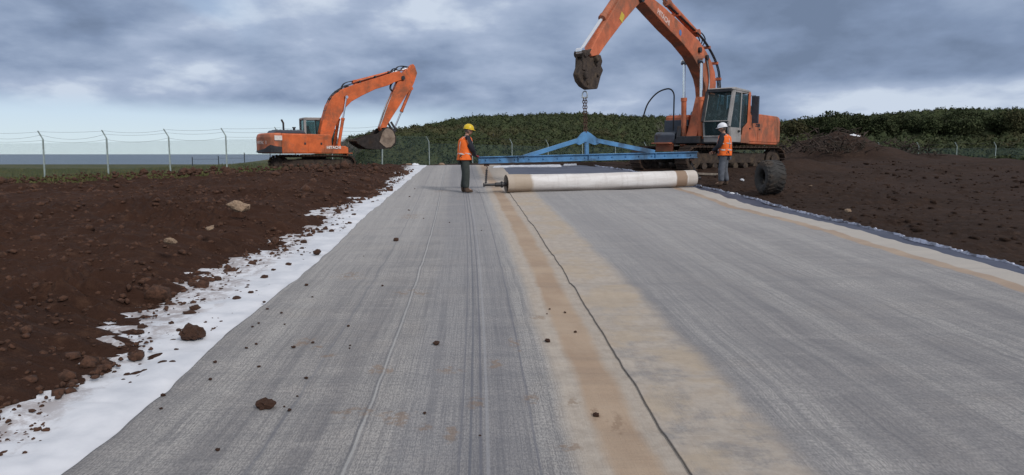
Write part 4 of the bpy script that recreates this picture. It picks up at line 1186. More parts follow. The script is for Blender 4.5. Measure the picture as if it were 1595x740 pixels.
# ---- right excavator (holds the spreader beam), seen from its left front
RY = 26.3; RXx = at(1101, 240, RY).x
RYAW = math.atan2(-math.sin(R(52)), -math.cos(R(52)))
RZ = 1.37
pxR = dict(
    boom=[(1086, 216), (1095, 173), (1095, 150), (1102, 140), (1097, 124), (1089, 105), (1079, 87), (1063, 67), (1042, 46), (1022, 24), (1006, 6), (990, -8), (984, -16), (990, -27), (1004, -18), (1020, -1), (1036, 12), (1055, 30), (1073, 47), (1089, 63), (1101, 81), (1109, 97), (1114, 113), (1115.5, 130), (1113, 145), (1107, 175), (1101, 205), (1096, 220)],
    stick=[(988, -42), (1004, -32), (1008, -14), (998, 4), (990, 12), (969.5, 36), (949, 63), (941, 74), (933, 86), (922, 88), (919, 82), (927, 65), (941, 40), (965, 0), (976, -22)],
    foot=(1093, 212), pivot=(990, -2), ram0=(1078, 224), ram1=(1079, 96), aram0=(1084, 52), aram1=(1004, -34), asplit=.60,
    bram0=(978, -32), bram1=(904, 80), bsplit=.56,
    pipes=[(1107, 175), (1113, 145), (1115.5, 130), (1114, 113), (1109, 97), (1101, 81), (1089, 63), (1073, 47), (1055, 30), (1036, 12)], clamps=6,
    hoses=[[(1078, 50), (1088, 52), (1094, 62), (1090, 72)], [(1100, 200), (1112, 180), (1118, 150), (1117, 120)]])
# fix the concave foot of the traced boom
pxR['boom'] = [(1084, 216), (1091, 190), (1096, 168), (1100, 150), (1099, 136), (1096, 122), (1089, 105), (1079, 87), (1063, 67), (1042, 46), (1022, 24), (1006, 6), (990, -8), (984, -16), (990, -27), (1004, -18), (1020, -1), (1036, 12), (1055, 30), (1073, 47), (1089, 63), (1101, 81), (1109, 97), (1114, 113), (1115.5, 130), (1114, 148), (1109, 175), (1103, 205), (1098, 222), (1088, 224)]
rootR, l2R, stickR, boomR = make_excavator('large orange excavator at the right, cab towards the camera, lifting the blue beam', (RXx, RY, RZ), RYAW, R(-25), 1, pxR, M_ORD, tail=1.25)


def R2(p, y=-.03): return l2R(p, y)
# linkage and quick coupler, caked with mud
cp = MB(); cp.prism([R2(p) for p in [(905, 88), (912, 84), (930, 86), (933, 96), (931, 103), (934, 110), (930, 120), (928, 128), (925, 139), (912, 140), (904, 135), (898, 127), (895, 116), (899, 104), (901, 95)]], -.10, .10)
cp.cyl((R2((921, 92))[0], -.22, R2((921, 92))[1]), (R2((921, 92))[0], .22, R2((921, 92))[1]), .10, seg=16)
cp.cyl((R2((904, 118))[0], -.2, R2((904, 118))[1]), (R2((904, 118))[0], .2, R2((904, 118))[1]), .10, seg=16)
for p, r_ in (((925, 118), .07), ((923, 100), .09), ((909, 130), .07)): cp.box((R2(p)[0], .02, R2(p)[1]), (r_ * 1.6, .25, r_ * 1.5), (.2, r_ * 9, .1))
coup = cp.build('quick_coupler', M_MUDDY, rootR, bevel=.03)
a, b_, c = R2((929, 76), 0), R2((905, 84), 0), R2((904, 110), 0)
for s in (-.13, .13):
    MB().beam((a[0], s, a[1]), (b_[0], s, b_[1]), .06, .15).build('bucket_link', M_MUDDY, stickR, bevel=.02)
    MB().beam((b_[0], s * .8, b_[1]), (c[0], s * .8, c[1]), .06, .16).build('bucket_link', M_MUDDY, stickR, bevel=.02)
MB().cyl((b_[0], -.18, b_[1]), (b_[0], .18, b_[1]), .10, seg=16).build('link_pin', M_MUDDY, stickR, bevel=.015)
# lettering and stickers on the boom's near face
def on_boom(pxa, pxb):   # direction along the boom between two pixels, on the near face
    A = R2(pxa, .22); B = R2(pxb, .22); return Vector((A[0], .213, A[1])), Vector((B[0] - A[0], 0, B[1] - A[1])).normalized()
A, d = on_boom((1034, 27), (1055, 50))
up = Vector((d.z, 0, -d.x)); up = -up if up.z < 0 else up
rd = d; nrm2 = rd.cross(up)
if nrm2.y < 0: rd = -d
put_text('HITACHI', .24, boomR, A, rd, up, simple('faded_lettering', (.70, .52, .46), .6), bold=.008)
c = R2((1060, 51), .22); MB().cyl((c[0], .209, c[1]), (c[0], .218, c[1]), .10, seg=20).build('round_sticker', simple('blue_sticker', (.12, .20, .42), .5), boomR)
c = R2((969, 27), .17); MB().box((c[0], .168, c[1]), (.20, .01, .27), (0, -.5, 0)).build('warning_sticker', simple('yellow_sticker', (.60, .45, .06), .5, dirt=(.35, .2, .05), dirt_amt=.5), stickR, bevel=.003)
for p in ((1089, 78), (1100, 90)):
    c = R2(p, .22); MB().cyl((c[0], .20, c[1]), (c[0], .30, c[1]), .10, seg=16).build('work_lamp', M_DARK, boomR, bevel=.01)
put_text('ZX350', .17, rootR, (-1.25, 1.487, 1.72), (-1, 0, 0), (0, 0, 1), M_DARK, bold=.006)
# loose hose looping out in front of the machine's right side, towards the sky
P_ = [(1.35, -.8, 1.5), (1.3, -.82, 2.5), (1.3, -.85, 2.9), (1.45, -1.0, 3.05), (1.65, -1.35, 2.9), (1.8, -1.65, 2.5), (1.85, -1.8, 2.0)]
MB().tube(smooth_path(P_), .028, 8).build('loose_hose', M_HOSE, rootR, smooth=True)
# tubes down the near side of the boom
for off, mt in ((0, M_CHROME), (.10, M_ORD)):
    pts = [R2(p, .26) for p in [(1101, 92), (1104, 110), (1105, 130), (1102, 150)]]
    MB().tube(smooth_path([(x - off, .25, z) for x, z in pts]), .03, 8).build('hydraulic_pipe', mt if off else M_GALV, boomR, smooth=True)

# ================================================================== SPREADER BEAM, CHAIN, ROLL
BL = at(745, 249.5, 18.7); BR = at(1085, 241, 20.2)
bd = (BR - BL).normalized(); bu = Vector((0, 0, 1)); bs = bd.cross(bu).normalized(); bu = bs.cross(bd)


def on_beam(px, py):      # point on the beam's vertical plane
    return hitplane(px, py, BL, bs)


spr = empty('spreader_beam', (BL + BR) / 2, 0); tag(spr, 'long light-blue steel lifting beam with triangular frame, hung over the white roll', 'lifting beam')
O = Vector(spr.location)
def rl(v): return v - O
mb = MB(); hgt = .17
mb.beam(rl(BL), rl(BR), .07, hgt, bu)
for s in (-1, 1): mb.beam(rl(BL + bu * s * (hgt / 2)), rl(BR + bu * s * (hgt / 2)), .18, .022, bu)
L = (BR - BL).length
for k in range(16):
    p = rl(BL + bd * (L * (k + .5) / 16)); mb.cyl(p - bs * .07, p + bs * .07, .02, seg=8)
    if k % 5 == 2: mb.box(p + bd * .1, (.02, .16, hgt - .01), (0, 0, math.atan2(bd.y, bd.x)))
mb.build('main_beam', M_BLUE, spr, bevel=.004)
ap = on_beam(912, 211)
MB().add([rl(on_beam(px, py) + bs * s * .03) for s in (-1, 1) for px, py in [(894, 222), (905, 208), (910, 205), (915, 205), (920, 208), (938, 222), (926, 226), (912, 221), (902, 226)]],
         [tuple(range(9)), tuple(range(17, 8, -1))] + [(i, i + 9, (i + 1) % 9 + 9, (i + 1) % 9) for i in range(9)]).build('gusset_plate', M_BLUE, spr, bevel=.004)
for p0, p1 in (((899, 219), (815, 245)), ((929, 219), (1019, 237))):
    MB().beam(rl(on_beam(*p0)), rl(on_beam(*p1)), .09, .12, bu).build('diagonal_brace', M_BLUE, spr, bevel=.006)
for px, py in ((835, 243), (995, 238)):
    pass
MB().beam(rl(on_beam(913.5, 222)), rl(on_beam(914, 241)), .10, .11, bs).build('king_post', M_BLUE, spr, bevel=.006)
for f in (.035, .975):
    p = rl(BL + bd * L * f) - bu * .12
    MB().box(p, (.14, .08, .10), (0, 0, math.atan2(bd.y, bd.x))).tube([p + Vector((0, 0, -.05)), p + Vector((.03, 0, -.1)), p + Vector((0, 0, -.15)), p + Vector((-.03, 0, -.1)), p + Vector((0, 0, -.05))], .012, 6).build('end_hook', M_RUST, spr, bevel=.004)


def chain(name, A, B, link, r, mat, label):
    A = Vector(A); B = Vector(B); d = B - A; n = max(2, int(d.length / (link * .72))); mb = MB(); z = d.normalized()
    x = z.cross(Vector((0, 1, 0))).normalized(); y = z.cross(x)
    for i in range(n):
        c = A + d * ((i + .5) / n); a = x if i % 2 else y; pts = []
        for k in range(13):
            t = 2 * math.pi * k / 12; pts.append(c + a * math.cos(t) * link * .30 + z * math.sin(t) * link * .5)
        mb.tube(pts, r, 6, caps=False)
    o = mb.build(name, mat, None, smooth=True)
    me = o.data; mid = (A + B) / 2
    for v in me.vertices: v.co -= A
    o.location = A; tag(o, label, 'chain'); return o


top = on_beam(911, 141)
# shackle directly under the coupler
shk = MB(); pts = [top + Vector((0, 0, -.02)) + Vector((math.sin(t) * .07, 0, -.10 + math.cos(t) * .10)) for t in np.linspace(0, 2 * math.pi, 17)]
shk.tube([p - top for p in pts], .018, 8, caps=False); shk.cyl(Vector((-.09, 0, -.19)), Vector((.09, 0, -.19)), .018)
s_ = shk.build('shackle', M_GALV, None, smooth=True); s_.location = top; tag(s_, 'pale steel shackle hanging under the muddy coupler', 'shackle')
tc_ = top + Vector((0, 0, -.20)); ap = on_beam(912, 207)
for off in (-.035, .035):
    chain('lifting_chain', tc_ + Vector((off, 0, 0)), ap + Vector((off * .6, 0, 0)), .10, .011, M_RUST,
          'rusty chain from the shackle to the beam apex, %s fall of the two' % ('left' if off < 0 else 'right'))

# roll
RLc = RL + nrm * .10 + Vector((0, 0, ROLL_R + .03)); RRc = RR + nrm * .10 + Vector((0, 0, ROLL_R + .03))
RLc.z = float(H(RLc.x, RLc.y)) + ROLL_R + .03; RRc.z = float(H(RRc.x, RRc.y)) + ROLL_R + .03


def roll_mat():
    m, t, b = mat_base('rolled_cloth'); tc = t.node('ShaderNodeTexCoord').outputs['Object']
    s = t.node('ShaderNodeSeparateXYZ', inp={0: tc}); x = s.outputs[0]
    n = t.noise(t.mapping(tc, (.5, 3, 3)), 2.2, 6, .6); f = t.noise(tc, 45, 4, .65); st = t.noise(t.mapping(tc, (4, .4, .4)), 2, 4, .6)
    c = t.mix(t.sstep(n, .3, .7), (.64, .60, .565), (.80, .775, .75)); c = t.mix(t.math('MULTIPLY', t.sstep(st, .5, .7), .30), c, (.42, .37, .33)); c = t.mix(t.math('MULTIPLY', t.sstep(f, .5, .7), .2), c, (.36, .34, .33))
    xw = t.math('ADD', x, t.math('MULTIPLY', t.math('SUBTRACT', n, .5), .10))
    c = t.mix(t.math('MULTIPLY', t.sstep(xw, .72, .62), .8), c, (.37, .28, .19))
    c = t.mix(t.math('MULTIPLY', t.sstep(xw, .30, .08), .6), c, (.48, .41, .34))
    on = t.math('MULTIPLY', t.sstep(xw, 5.00 - .02, 5.00 + .03), t.sstep(xw, 5.38, 5.33)); c = t.mix(t.math('MULTIPLY', on, .9), c, (.26, .165, .10))
    c = t.mix(t.math('MULTIPLY', t.sstep(xw, 5.35, 5.40), .6), c, (.47, .40, .33))
    # browner and darker towards the bottom
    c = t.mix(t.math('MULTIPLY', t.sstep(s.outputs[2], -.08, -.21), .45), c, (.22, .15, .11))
    t.l.new(c, b.inputs['Base Color']); b.inputs['Roughness'].default_value = .85; b.inputs['Specular IOR Level'].default_value = .2
    bp = t.node('ShaderNodeBump', inp={'Strength': .5, 'Distance': .01, 'Height': t.math('ADD', f, t.math('MULTIPLY', n, 2.0))}); t.l.new(bp.outputs[0], b.inputs['Normal']); return m


ax = (RRc - RLc); RLEN = ax.length; ax.normalize()
roll = empty('cloth_roll', RLc); roll.rotation_euler = ax.to_track_quat('X', 'Z').to_euler(); tag(roll, 'thick white roll of clay liner with tan end bands lying under the blue beam', 'roll')
n, seg = 110, 56; xs = np.linspace(0, RLEN, n); th = np.linspace(0, 2 * np.pi, seg, endpoint=False)
Xr, T = np.meshgrid(xs, th, indexing='ij')
rad = ROLL_R * (1 + .07 * fbm(Xr * .8, np.cos(T) * 2 + 5, 3, 130) + .04 * fbm(Xr * 4, np.sin(T) * 2 + 5, 3, 133)) * np.where((Xr < .03) | (Xr > RLEN - .03), .965, 1)
Yr = rad * np.cos(T); Zr = rad * np.sin(T); Zr = np.where(Zr < -ROLL_R * .93, -ROLL_R * .93, Zr); Zr += -.02 * np.sin(Xr / RLEN * np.pi)
V = np.stack([Xr, Yr, Zr], -1).reshape(-1, 3)
idx = np.arange(n)[:, None] * seg + np.arange(seg)[None, :]; nx_ = np.roll(idx, -1, 1)
Fr = np.stack([idx[:-1], nx_[:-1], nx_[1:], idx[1:]], -1).reshape(-1, 4)
link_mesh('rolled_cloth', np_mesh('rolled_cloth', V, Fr[:, ::-1]), roll_mat(), roll)
for x0, sgn in ((.012, -1), (RLEN - .012, 1)):       # wound ends: a spiral of turns
    sp = MB(); turns = 8; N = 30 * turns; vs = []; fs = []
    for k in range(N + 1):
        a = 2 * math.pi * k / 30; r_ = .075 + (ROLL_R * .955 - .075) * k / N
        for e in (-.010, .010): vs.append((x0 + (0 if e < 0 else sgn * .012) + sgn * .006 * math.sin(a * 2), (r_ + e) * math.cos(a), (r_ + e) * math.sin(a)))
    for k in range(N): fs.append((2 * k, 2 * k + 1, 2 * k + 3, 2 * k + 2))
    sp.add(vs, fs); sp.cyl((x0 - sgn * .03, 0, 0), (x0 - sgn * .02, 0, 0), ROLL_R * .93, seg=40)
    sp.build('wound_end', simple('roll_end_cloth', (.30, .26, .22), .9, var=.3, scale=10), roll)
# core bar
mb = MB(); mb.cyl((-.30, 0, -.02), (.1, 0, -.02), .055, seg=14); mb.cyl((-.62, 0, -.02), (-.30, 0, -.02), .035, seg=12); mb.cyl((-.14, 0, -.02), (-.10, 0, -.02), .085, seg=16); 
MB().cyl((RLEN - .1, 0, 0), (RLEN + .22, 0, 0), .045, seg=14).build('core_bar', M_DARK, roll, smooth=True)
mb.cyl((-.62, 0, -.02), (-.60, 0, -.02), .055, seg=12)
mb.build('core_bar', M_DARK, roll, smooth=True)
Mr = Matrix.Translation(RLc) @ roll.rotation_euler.to_matrix().to_4x4()
e0 = Mr @ Vector((-.56, 0, .01)); h0 = BL + bd * L * .035 - bu * .25
chain('sling_chain', h0, e0, .085, .010, M_DARK, 'thin dark chain from the beam left end down to the core bar')
e1 = Mr @ Vector((RLEN + .16, 0, .04)); h1 = BL + bd * L * .975 - bu * .25
chain('sling_chain', h1, e1, .085, .010, M_DARK, 'thin dark chain from the beam right end down to the roll')

# ---- folded white cloth along the far end of the membrane
def strip(pxs, w, h, label, dark=None):
    P = [gnd(*p) for p in pxs]; n = 60; mb = MB(); vs = []; m_ = 9
    for i in range(n + 1):
        f = i / n * (len(P) - 1); j = min(int(f), len(P) - 2); c = P[j].lerp(P[j + 1], f - j); c.z = float(H(c.x, c.y))
        for k in range(m_):
            a = math.pi * k / (m_ - 1); jit = 1 + .25 * float(fbm(i * .22, k * .5, 3, 140)); vs.append((c.x, c.y - w / 2 * math.cos(a) * jit, c.z + h * math.sin(a) ** .7 * jit * (1 if 0 < i < n else .6) - .01))
    fs = [(i * m_ + k, i * m_ + k + 1, (i + 1) * m_ + k + 1, (i + 1) * m_ + k) for i in range(n) for k in range(m_ - 1)] + [tuple(range(m_)), tuple(range(n * m_, n * m_ + m_))]
    mb.add(vs, fs); o = mb.build('folded_cloth', M_PLASTIC, None, smooth=True); tag(o, label, 'cloth'); return o


o = strip([(768, 262.5), (800, 261), (835, 260.5), (874, 260)], .4, .10, 'long white folded cloth lying across the far end of the membrane')
o2 = strip([(878, 258.5), (898, 257.5)], .35, .09, 'short white folded cloth beside the long one on the membrane')

# ---- tyre
def build_tyre():
    q = gnd(1205, 309); R_, w = .44, .52
    root = empty('tyre', (q.x, q.y + .3, float(H(q.x, q.y)) + .06 + R_)); d = Vector((-1.0, -.07, 0)).normalized()
    root.rotation_euler = d.to_track_quat('Z', 'Y').to_euler(); tag(root, 'big worn earthmover tyre standing upright on the brown ground, right of the white-helmeted man', 'tyre')
    prof = [(.19, -w * .36), (.21, -w * .43), (.30, -w * .50), (.38, -w * .47), (.425, -w * .36), (.435, 0), (.425, w * .36), (.38, w * .47), (.30, w * .50), (.21, w * .43), (.19, w * .36), (.20, w * .2), (.33, w * .12), (.36, 0), (.33, -w * .12), (.20, -w * .2), (.19, -w * .36)]
    MB().lathe(prof, 48).build('casing', M_TYRE, root, smooth=True)
    tr = MB()
    for k in range(22):
        for s in (-1, 1):
            a = 2 * math.pi * (k + (.5 if s > 0 else 0)) / 22; c, sn = math.cos(a), math.sin(a)
            tr.M = Matrix.Rotation(a, 4, 'Z'); tr.box((.432, 0, s * w * .21), (.016, .05, w * .34), (s * .35, 0, 0)); tr.box((.400, s * .02, s * w * .42), (.02, .045, .05))
    tr.M = Matrix.Identity(4); tr.build('tread', M_TYRE, root, bevel=.006)


build_tyre()

# ---- small litter
def rag(px, py, Y, s, mat, label, cat, name, lift=.0):
    q = at(px, py, Y); bm = bmesh.new(); bmesh.ops.create_icosphere(bm, subdivisions=3, radius=.5)
    for v in bm.verts:
        p = v.co.normalized(); v.co = p * (.34 + .36 * abs(float(fbm(p.x * 2.4 + px, p.y * 2.4 + p.z * 2, 3, 150)) * 2)); v.co.z = max(v.co.z, -.15) * .7
    me = bpy.data.meshes.new(name); bm.to_mesh(me); bm.free(); o = link_mesh(name, me, mat, smooth=True); o.scale = (s * 1.5, s, s); o.location = (q.x, Y, q.z + lift); tag(o, label, cat); return o


rag(390, 272, 33, .55, simple('blue_white_plastic', (.33, .36, .50), .5, var=.5, scale=3), 'crumpled blue and white plastic bag on the soil below the left excavator', 'plastic bag', 'plastic_bag')
rag(1328, 214, 39, .6, M_PLASTIC, 'white bulk sack lying on top of the tallest branch heap', 'sack', 'white_sack')
for px, py, Y, s, lab in ((1093, 262, 24, .2, 'small pale scrap of plastic under the right excavator track'), (1140, 312, 17.2, .10, 'tiny white scrap between the man and the tyre'), (647, 260, 33, .3, 'pale rubble lump at the far end of the white cloth'), (636, 262, 31, .22, 'small pale rubble lump left of the bigger one'), (688, 261, 31, .25, 'brownish rubble lump behind the yellow-helmeted man, far end of the mat')):
    rag(px, py, Y, s, M_PLASTIC if 'white' in lab or 'plastic' in lab else M_STONE, lab, 'litter' if 'scrap' in lab else 'rubble', 'scrap' if 'scrap' in lab else 'rubble').location.z = float(H(at(px, py, Y).x, Y)) + (.10 if px > 1000 else .04)
for k, (a, b_, lab) in enumerate((((1086, 257, 24.4), (1120, 256, 24.0), 'upper pale bar before the right excavator, standing in for a highlight on its track'), ((1084, 264, 23.3), (1118, 262, 23.0), 'lower pale bar before the right excavator, standing in for a highlight on its track'), ((566, 261, 36), (640, 261, 37), 'long pale plank lying across the soil behind the left bank'))):  # first two are added in place of bright streaks on the excavator track
    A = at(*a); B = at(*b_); A.z = float(H(A.x, A.y)) + .12; B.z = float(H(B.x, B.y)) + .12
    o = MB().beam((0, 0, 0), B - A, .16, .07).build('plank', M_WOOD, None, bevel=.006); o.location = A; tag(o, lab, 'plank')

# ================================================================== PEOPLE
def skin_mesh(verts, edges, radii, root=0, sub=2, name='body'):
    me = bpy.data.meshes.new(name); me.from_pydata(verts, edges, []); o = bpy.data.objects.new(name, me); col.objects.link(o)
    o.modifiers.new('skin', 'SKIN'); sv = me.skin_vertices[0].data
    for i, r in enumerate(radii): sv[i].radius = (r, r) if not hasattr(r, '__len__') else r; sv[i].use_root = (i == root)
    o.modifiers['skin'].use_smooth_shade = True
    m = o.modifiers.new('sub', 'SUBSURF'); m.levels = sub; m.render_levels = sub
    dg = bpy.context.evaluated_depsgraph_get(); dg.update(); out = bpy.data.meshes.new_from_object(o.evaluated_get(dg)); bpy.data.objects.remove(o)
    out.materials.clear(); return out


def join_mesh(name, meshes, mats=None):
    bm = bmesh.new()
    for k, me in enumerate(meshes):
        n = len(bm.faces); bm.from_mesh(me); bm.faces.ensure_lookup_table()
        if mats:
            for f in bm.faces[n:]: f.material_index = mats[k]
    out = bpy.data.meshes.new(name); bm.to_mesh(out); bm.free(); return out


def head_mesh(c, yaw, tilt, s=1.0):
    bm = bmesh.new(); bmesh.ops.create_uvsphere(bm, u_segments=28, v_segments=20, radius=1)
    for v in bm.verts:
        x, y, z = v.co
        w = 1.0 if z > -.1 else 1 - .28 * min(1, (-z - .1) / .9)
        p = Vector((x * .098 * (w if x < 0 else 1 - .1 * (1 - w)), y * .077 * w, z * .120))
        if x > .55 and abs(y) < .22 and -.35 < z < .15: p.x += .022 * (1 - abs(y) / .22) * (1 - abs(z + .18) / .4)      # nose
        if x > .5 and abs(y) < .35 and -.62 < z < -.48: p.x += .006                                                        # lips
        if x > .5 and .08 < z < .25: p.x += .006                                                                            # brow
        if x > .5 and .1 < abs(y) < .5 and -.08 < z < .08: p.x -= .008                                                      # sockets
        if abs(y) > .9 and abs(x) < .3 and abs(z) < .28: p.y += .014 * math.copysign(1, y)                                  # ears
        v.co = p * s
    bmesh.ops.transform(bm, matrix=Matrix.Translation(c) @ Matrix.Rotation(yaw, 4, 'Z') @ Matrix.Rotation(tilt, 4, 'Y'), verts=bm.verts)
    me = bpy.data.meshes.new('head'); bm.to_mesh(me); bm.free(); me.shade_smooth(); return me


def hand_mesh(wrist, d, up, s=1.0, curl=.7, thumb=1, sub=1):
    """palm, four unequal bent fingers, and a thumb leaving the side of the palm"""
    d = Vector(d).normalized(); up = (Vector(up) - d * Vector(up).dot(d)).normalized(); lat = up.cross(d)   # up = back of the hand
    parts = [MB()]
    palm = skin_mesh([wrist, wrist + d * .045 * s, wrist + d * .09 * s], [(0, 1), (1, 2)], [(.026 * s, .020 * s), (.040 * s, .018 * s), (.040 * s, .016 * s)], 0, sub, 'palm')
    ms = [palm]
    for k, (off, L) in enumerate(((.028, .072), (.010, .080), (-.009, .074), (-.027, .058))):
        b = wrist + d * .082 * s + lat * off * s; pts = [b]; dd = d.copy()
        for j in range(3):
            dd = (Quaternion(lat, curl * (.6 + .25 * j)) @ dd).normalized(); pts.append(pts[-1] + dd * L * s * (.42, .33, .25)[j])
        ms.append(skin_mesh([tuple(p) for p in pts], [(0, 1), (1, 2), (2, 3)], [.0095 * s, .009 * s, .0085 * s, .007 * s], 0, sub, 'finger'))
    b = wrist + d * .03 * s + lat * .028 * thumb * s; t1 = b + (d * .6 + lat * .8 * thumb - up * .3).normalized() * .038 * s; t2 = t1 + (d * .8 + lat * .15 * thumb - up * .5).normalized() * .03 * s
    ms.append(skin_mesh([tuple(b), tuple(t1), tuple(t2)], [(0, 1), (1, 2)], [.013 * s, .011 * s, .009 * s], 0, sub, 'thumb'))
    return join_mesh('hand', ms)


M_SKIN = simple('skin', (.42, .23, .16), .55, var=.08, scale=20)
M_VEST = simple('orange_vest', (.92, .165, .022), .75, var=.10, scale=7, bump=.4, bscale=12)
M_BAND = simple('reflective_band', (.62, .58, .55), .35, .2, var=.1)
M_NAVY = simple('dark_jacket', (.018, .018, .026), .85, var=.2, bump=.4, bscale=12)
M_TRO1 = simple('dark_olive_trousers', (.042, .050, .046), .9, var=.2, scale=8, bump=.5, bscale=10)
M_TRO2 = simple('grey_jeans', (.105, .115, .135), .9, var=.25, scale=8, bump=.5, bscale=10)
M_BOOT = simple('muddy_boots', (.085, .055, .038), .85, var=.3, scale=15)
M_HATY = simple('yellow_helmet_plastic', (.72, .50, .02), .35, var=.05)
M_HATW = simple('white_helmet_plastic', (.80, .81, .84), .35, var=.04)
M_GLOVE = simple('red_glove', (.22, .028, .035), .8, var=.2)
M_HAIR = simple('grey_brown_hair', (.09, .075, .065), .9, var=.3, scale=40)
M_EYE = simple('eye_dark', (.03, .02, .02), .3)


def make_person(loc, yaw, J, label, hat, trous, glove=None, headyaw=0, headtilt=.1, hands=()):
    """J: joints in local space, facing +X, left = +Y. One continuous body; clothes are close-fitting children"""
    root = empty('person', loc, yaw); tag(root, label, 'person')
    names = ['pelvis', 'waist', 'chest', 'neck', 'hip_l', 'knee_l', 'ankle_l', 'hip_r', 'knee_r', 'ankle_r', 'sh_l', 'el_l', 'wr_l', 'sh_r', 'el_r', 'wr_r', 'head', 'toe_l', 'toe_r']
    ix = {n: i for i, n in enumerate(names)}
    E = [('pelvis', 'waist'), ('waist', 'chest'), ('chest', 'neck'), ('neck', 'head'), ('pelvis', 'hip_l'), ('hip_l', 'knee_l'), ('knee_l', 'ankle_l'), ('ankle_l', 'toe_l'), ('pelvis', 'hip_r'), ('hip_r', 'knee_r'), ('knee_r', 'ankle_r'), ('ankle_r', 'toe_r'),
         ('chest', 'sh_l'), ('sh_l', 'el_l'), ('el_l', 'wr_l'), ('chest', 'sh_r'), ('sh_r', 'el_r'), ('el_r', 'wr_r')]
    rad = dict(pelvis=(.13, .11), waist=(.125, .10), chest=(.145, .105), neck=.052, head=.06, hip_l=.085, knee_l=.058, ankle_l=.042, hip_r=.085, knee_r=.058, ankle_r=.042, toe_l=.04, toe_r=.04, sh_l=.062, el_l=.043, wr_l=.028, sh_r=.062, el_r=.043, wr_r=.028)
    body = skin_mesh([J[n] for n in names], [(ix[a], ix[b]) for a, b in E], [rad[n] for n in names], 0, 2)
    hm = head_mesh(Vector(J['headc']), headyaw, headtilt)
    hl = hand_mesh(Vector(J['wr_l']), *hands[0], thumb=1); hr = hand_mesh(Vector(J['wr_r']), *hands[1], thumb=-1)
    ms = [body, hm] + ([] if glove else [hl, hr])
    bo = link_mesh('body', join_mesh('body', ms), M_SKIN, root, smooth=True)
    if glove:
        for h in (hl, hr):
            g = link_mesh('glove', h, glove, root, smooth=True)
            so_ = g.modifiers.new('thick', 'DISPLACE'); so_.strength = .006; so_.mid_level = 0
    def sub(sel, r, name, mat, sub_=2):
        ii = {n: k for k, n in enumerate(sel)}; ee = [(ii[a], ii[b]) for a, b in E if a in ii and b in ii]
        me = skin_mesh([J[n] for n in sel], ee, [r[n] for n in sel], 0, sub_, name); return link_mesh(name, me, mat, root, smooth=True)
    # trousers, jacket with sleeves
    sub(['pelvis', 'hip_l', 'knee_l', 'ankle_l', 'hip_r', 'knee_r', 'ankle_r'], dict(pelvis=(.165, .14), hip_l=.12, hip_r=.12, knee_l=.10, knee_r=.10, ankle_l=.085, ankle_r=.085), 'trousers', trous)
    jk = ['pelvis', 'waist', 'chest', 'neck', 'sh_l', 'el_l', 'wr_l', 'sh_r', 'el_r', 'wr_r']
    sub(jk, dict(pelvis=(.18, .155), waist=(.17, .145), chest=(.19, .15), neck=.08, sh_l=.10, sh_r=.10, el_l=.075, el_r=.075, wr_l=.05, wr_r=.05), 'jacket', M_NAVY)
    # vest: a loft of rings round the trunk
    W0, C0, N0, P0 = (Vector(J[k]) for k in ('waist', 'chest', 'neck', 'pelvis'))
    rings = [(P0 + Vector((0, 0, -.075)), .172, .208), (P0 + Vector((0, 0, .0)), .170, .203), (P0.lerp(W0, .5), .162, .195), (W0, .158, .192), (W0.lerp(C0, .5), .162, .200), (C0, .165, .205), (C0 + Vector((0, 0, .09)), .155, .195), (C0.lerp(N0, .62), .125, .165), (C0.lerp(N0, .92), .085, .105)]
    rings = [(c_, a_ * 1.12, b_2 * 1.14) for c_, a_, b_2 in rings]
    seg = 32
    def loft(rs, infl, name, mat, parent, z0=None, z1=None):
        mb = MB(); vs = []
        for i, (c, a, b_) in enumerate(rs):
            for k in range(seg):
                t = 2 * math.pi * k / seg; w = 1 + .05 * math.sin(5 * t + i * 1.3) * (1 if i < 3 else .5) + .03 * math.sin(9 * t - i * 2.1)
                vs.append((c.x + (a + infl) * math.cos(t) * w, c.y + (b_ + infl) * math.sin(t) * w, c.z))
        n = len(rs); mb.add(vs, [(i * seg + k, i * seg + (k + 1) % seg, (i + 1) * seg + (k + 1) % seg, (i + 1) * seg + k) for i in range(n - 1) for k in range(seg)])
        o = mb.build(name, mat, parent, smooth=True)
        s_ = o.modifiers.new('thick', 'SOLIDIFY'); s_.thickness = .008; s_.offset = 1; u = o.modifiers.new('sub', 'SUBSURF'); u.levels = 1; u.render_levels = 1; return o
    vest = loft(rings, 0, 'vest', M_VEST, root)
    def ringz(f):
        i = min(int(f), len(rings) - 2); g = f - i; A, B = rings[i], rings[i + 1]; return (A[0].lerp(B[0], g), A[1] * (1 - g) + B[1] * g, A[2] * (1 - g) + B[2] * g)
    for f0, f1 in ((1.9, 2.45),) + (((3.9, 4.25),) if hat is M_HATW else ()):
        loft([ringz(f0), ringz((f0 + f1) / 2), ringz(f1)], .011, 'reflective_band', M_BAND, vest)
    for s in (-1, 1):    # shoulder braces front to back
        pts = []
        for k in range(13):
            t = math.pi * k / 12; pts.append(C0.lerp(N0, .1) + Vector((math.cos(t) * .19, s * (.115 + .0 * math.sin(t)), -.16 + math.sin(t) * .32 if k not in (0, 12) else -.24)))
        mb = MB(); vs = []; 
        for p in pts: vs += [(p.x, p.y - .025, p.z), (p.x, p.y + .025, p.z)]
        mb.add(vs, [(2 * k, 2 * k + 1, 2 * k + 3, 2 * k + 2) for k in range(12)]); o = mb.build('reflective_band', M_BAND, vest, smooth=True); s_ = o.modifiers.new('t', 'SOLIDIFY'); s_.thickness = .01
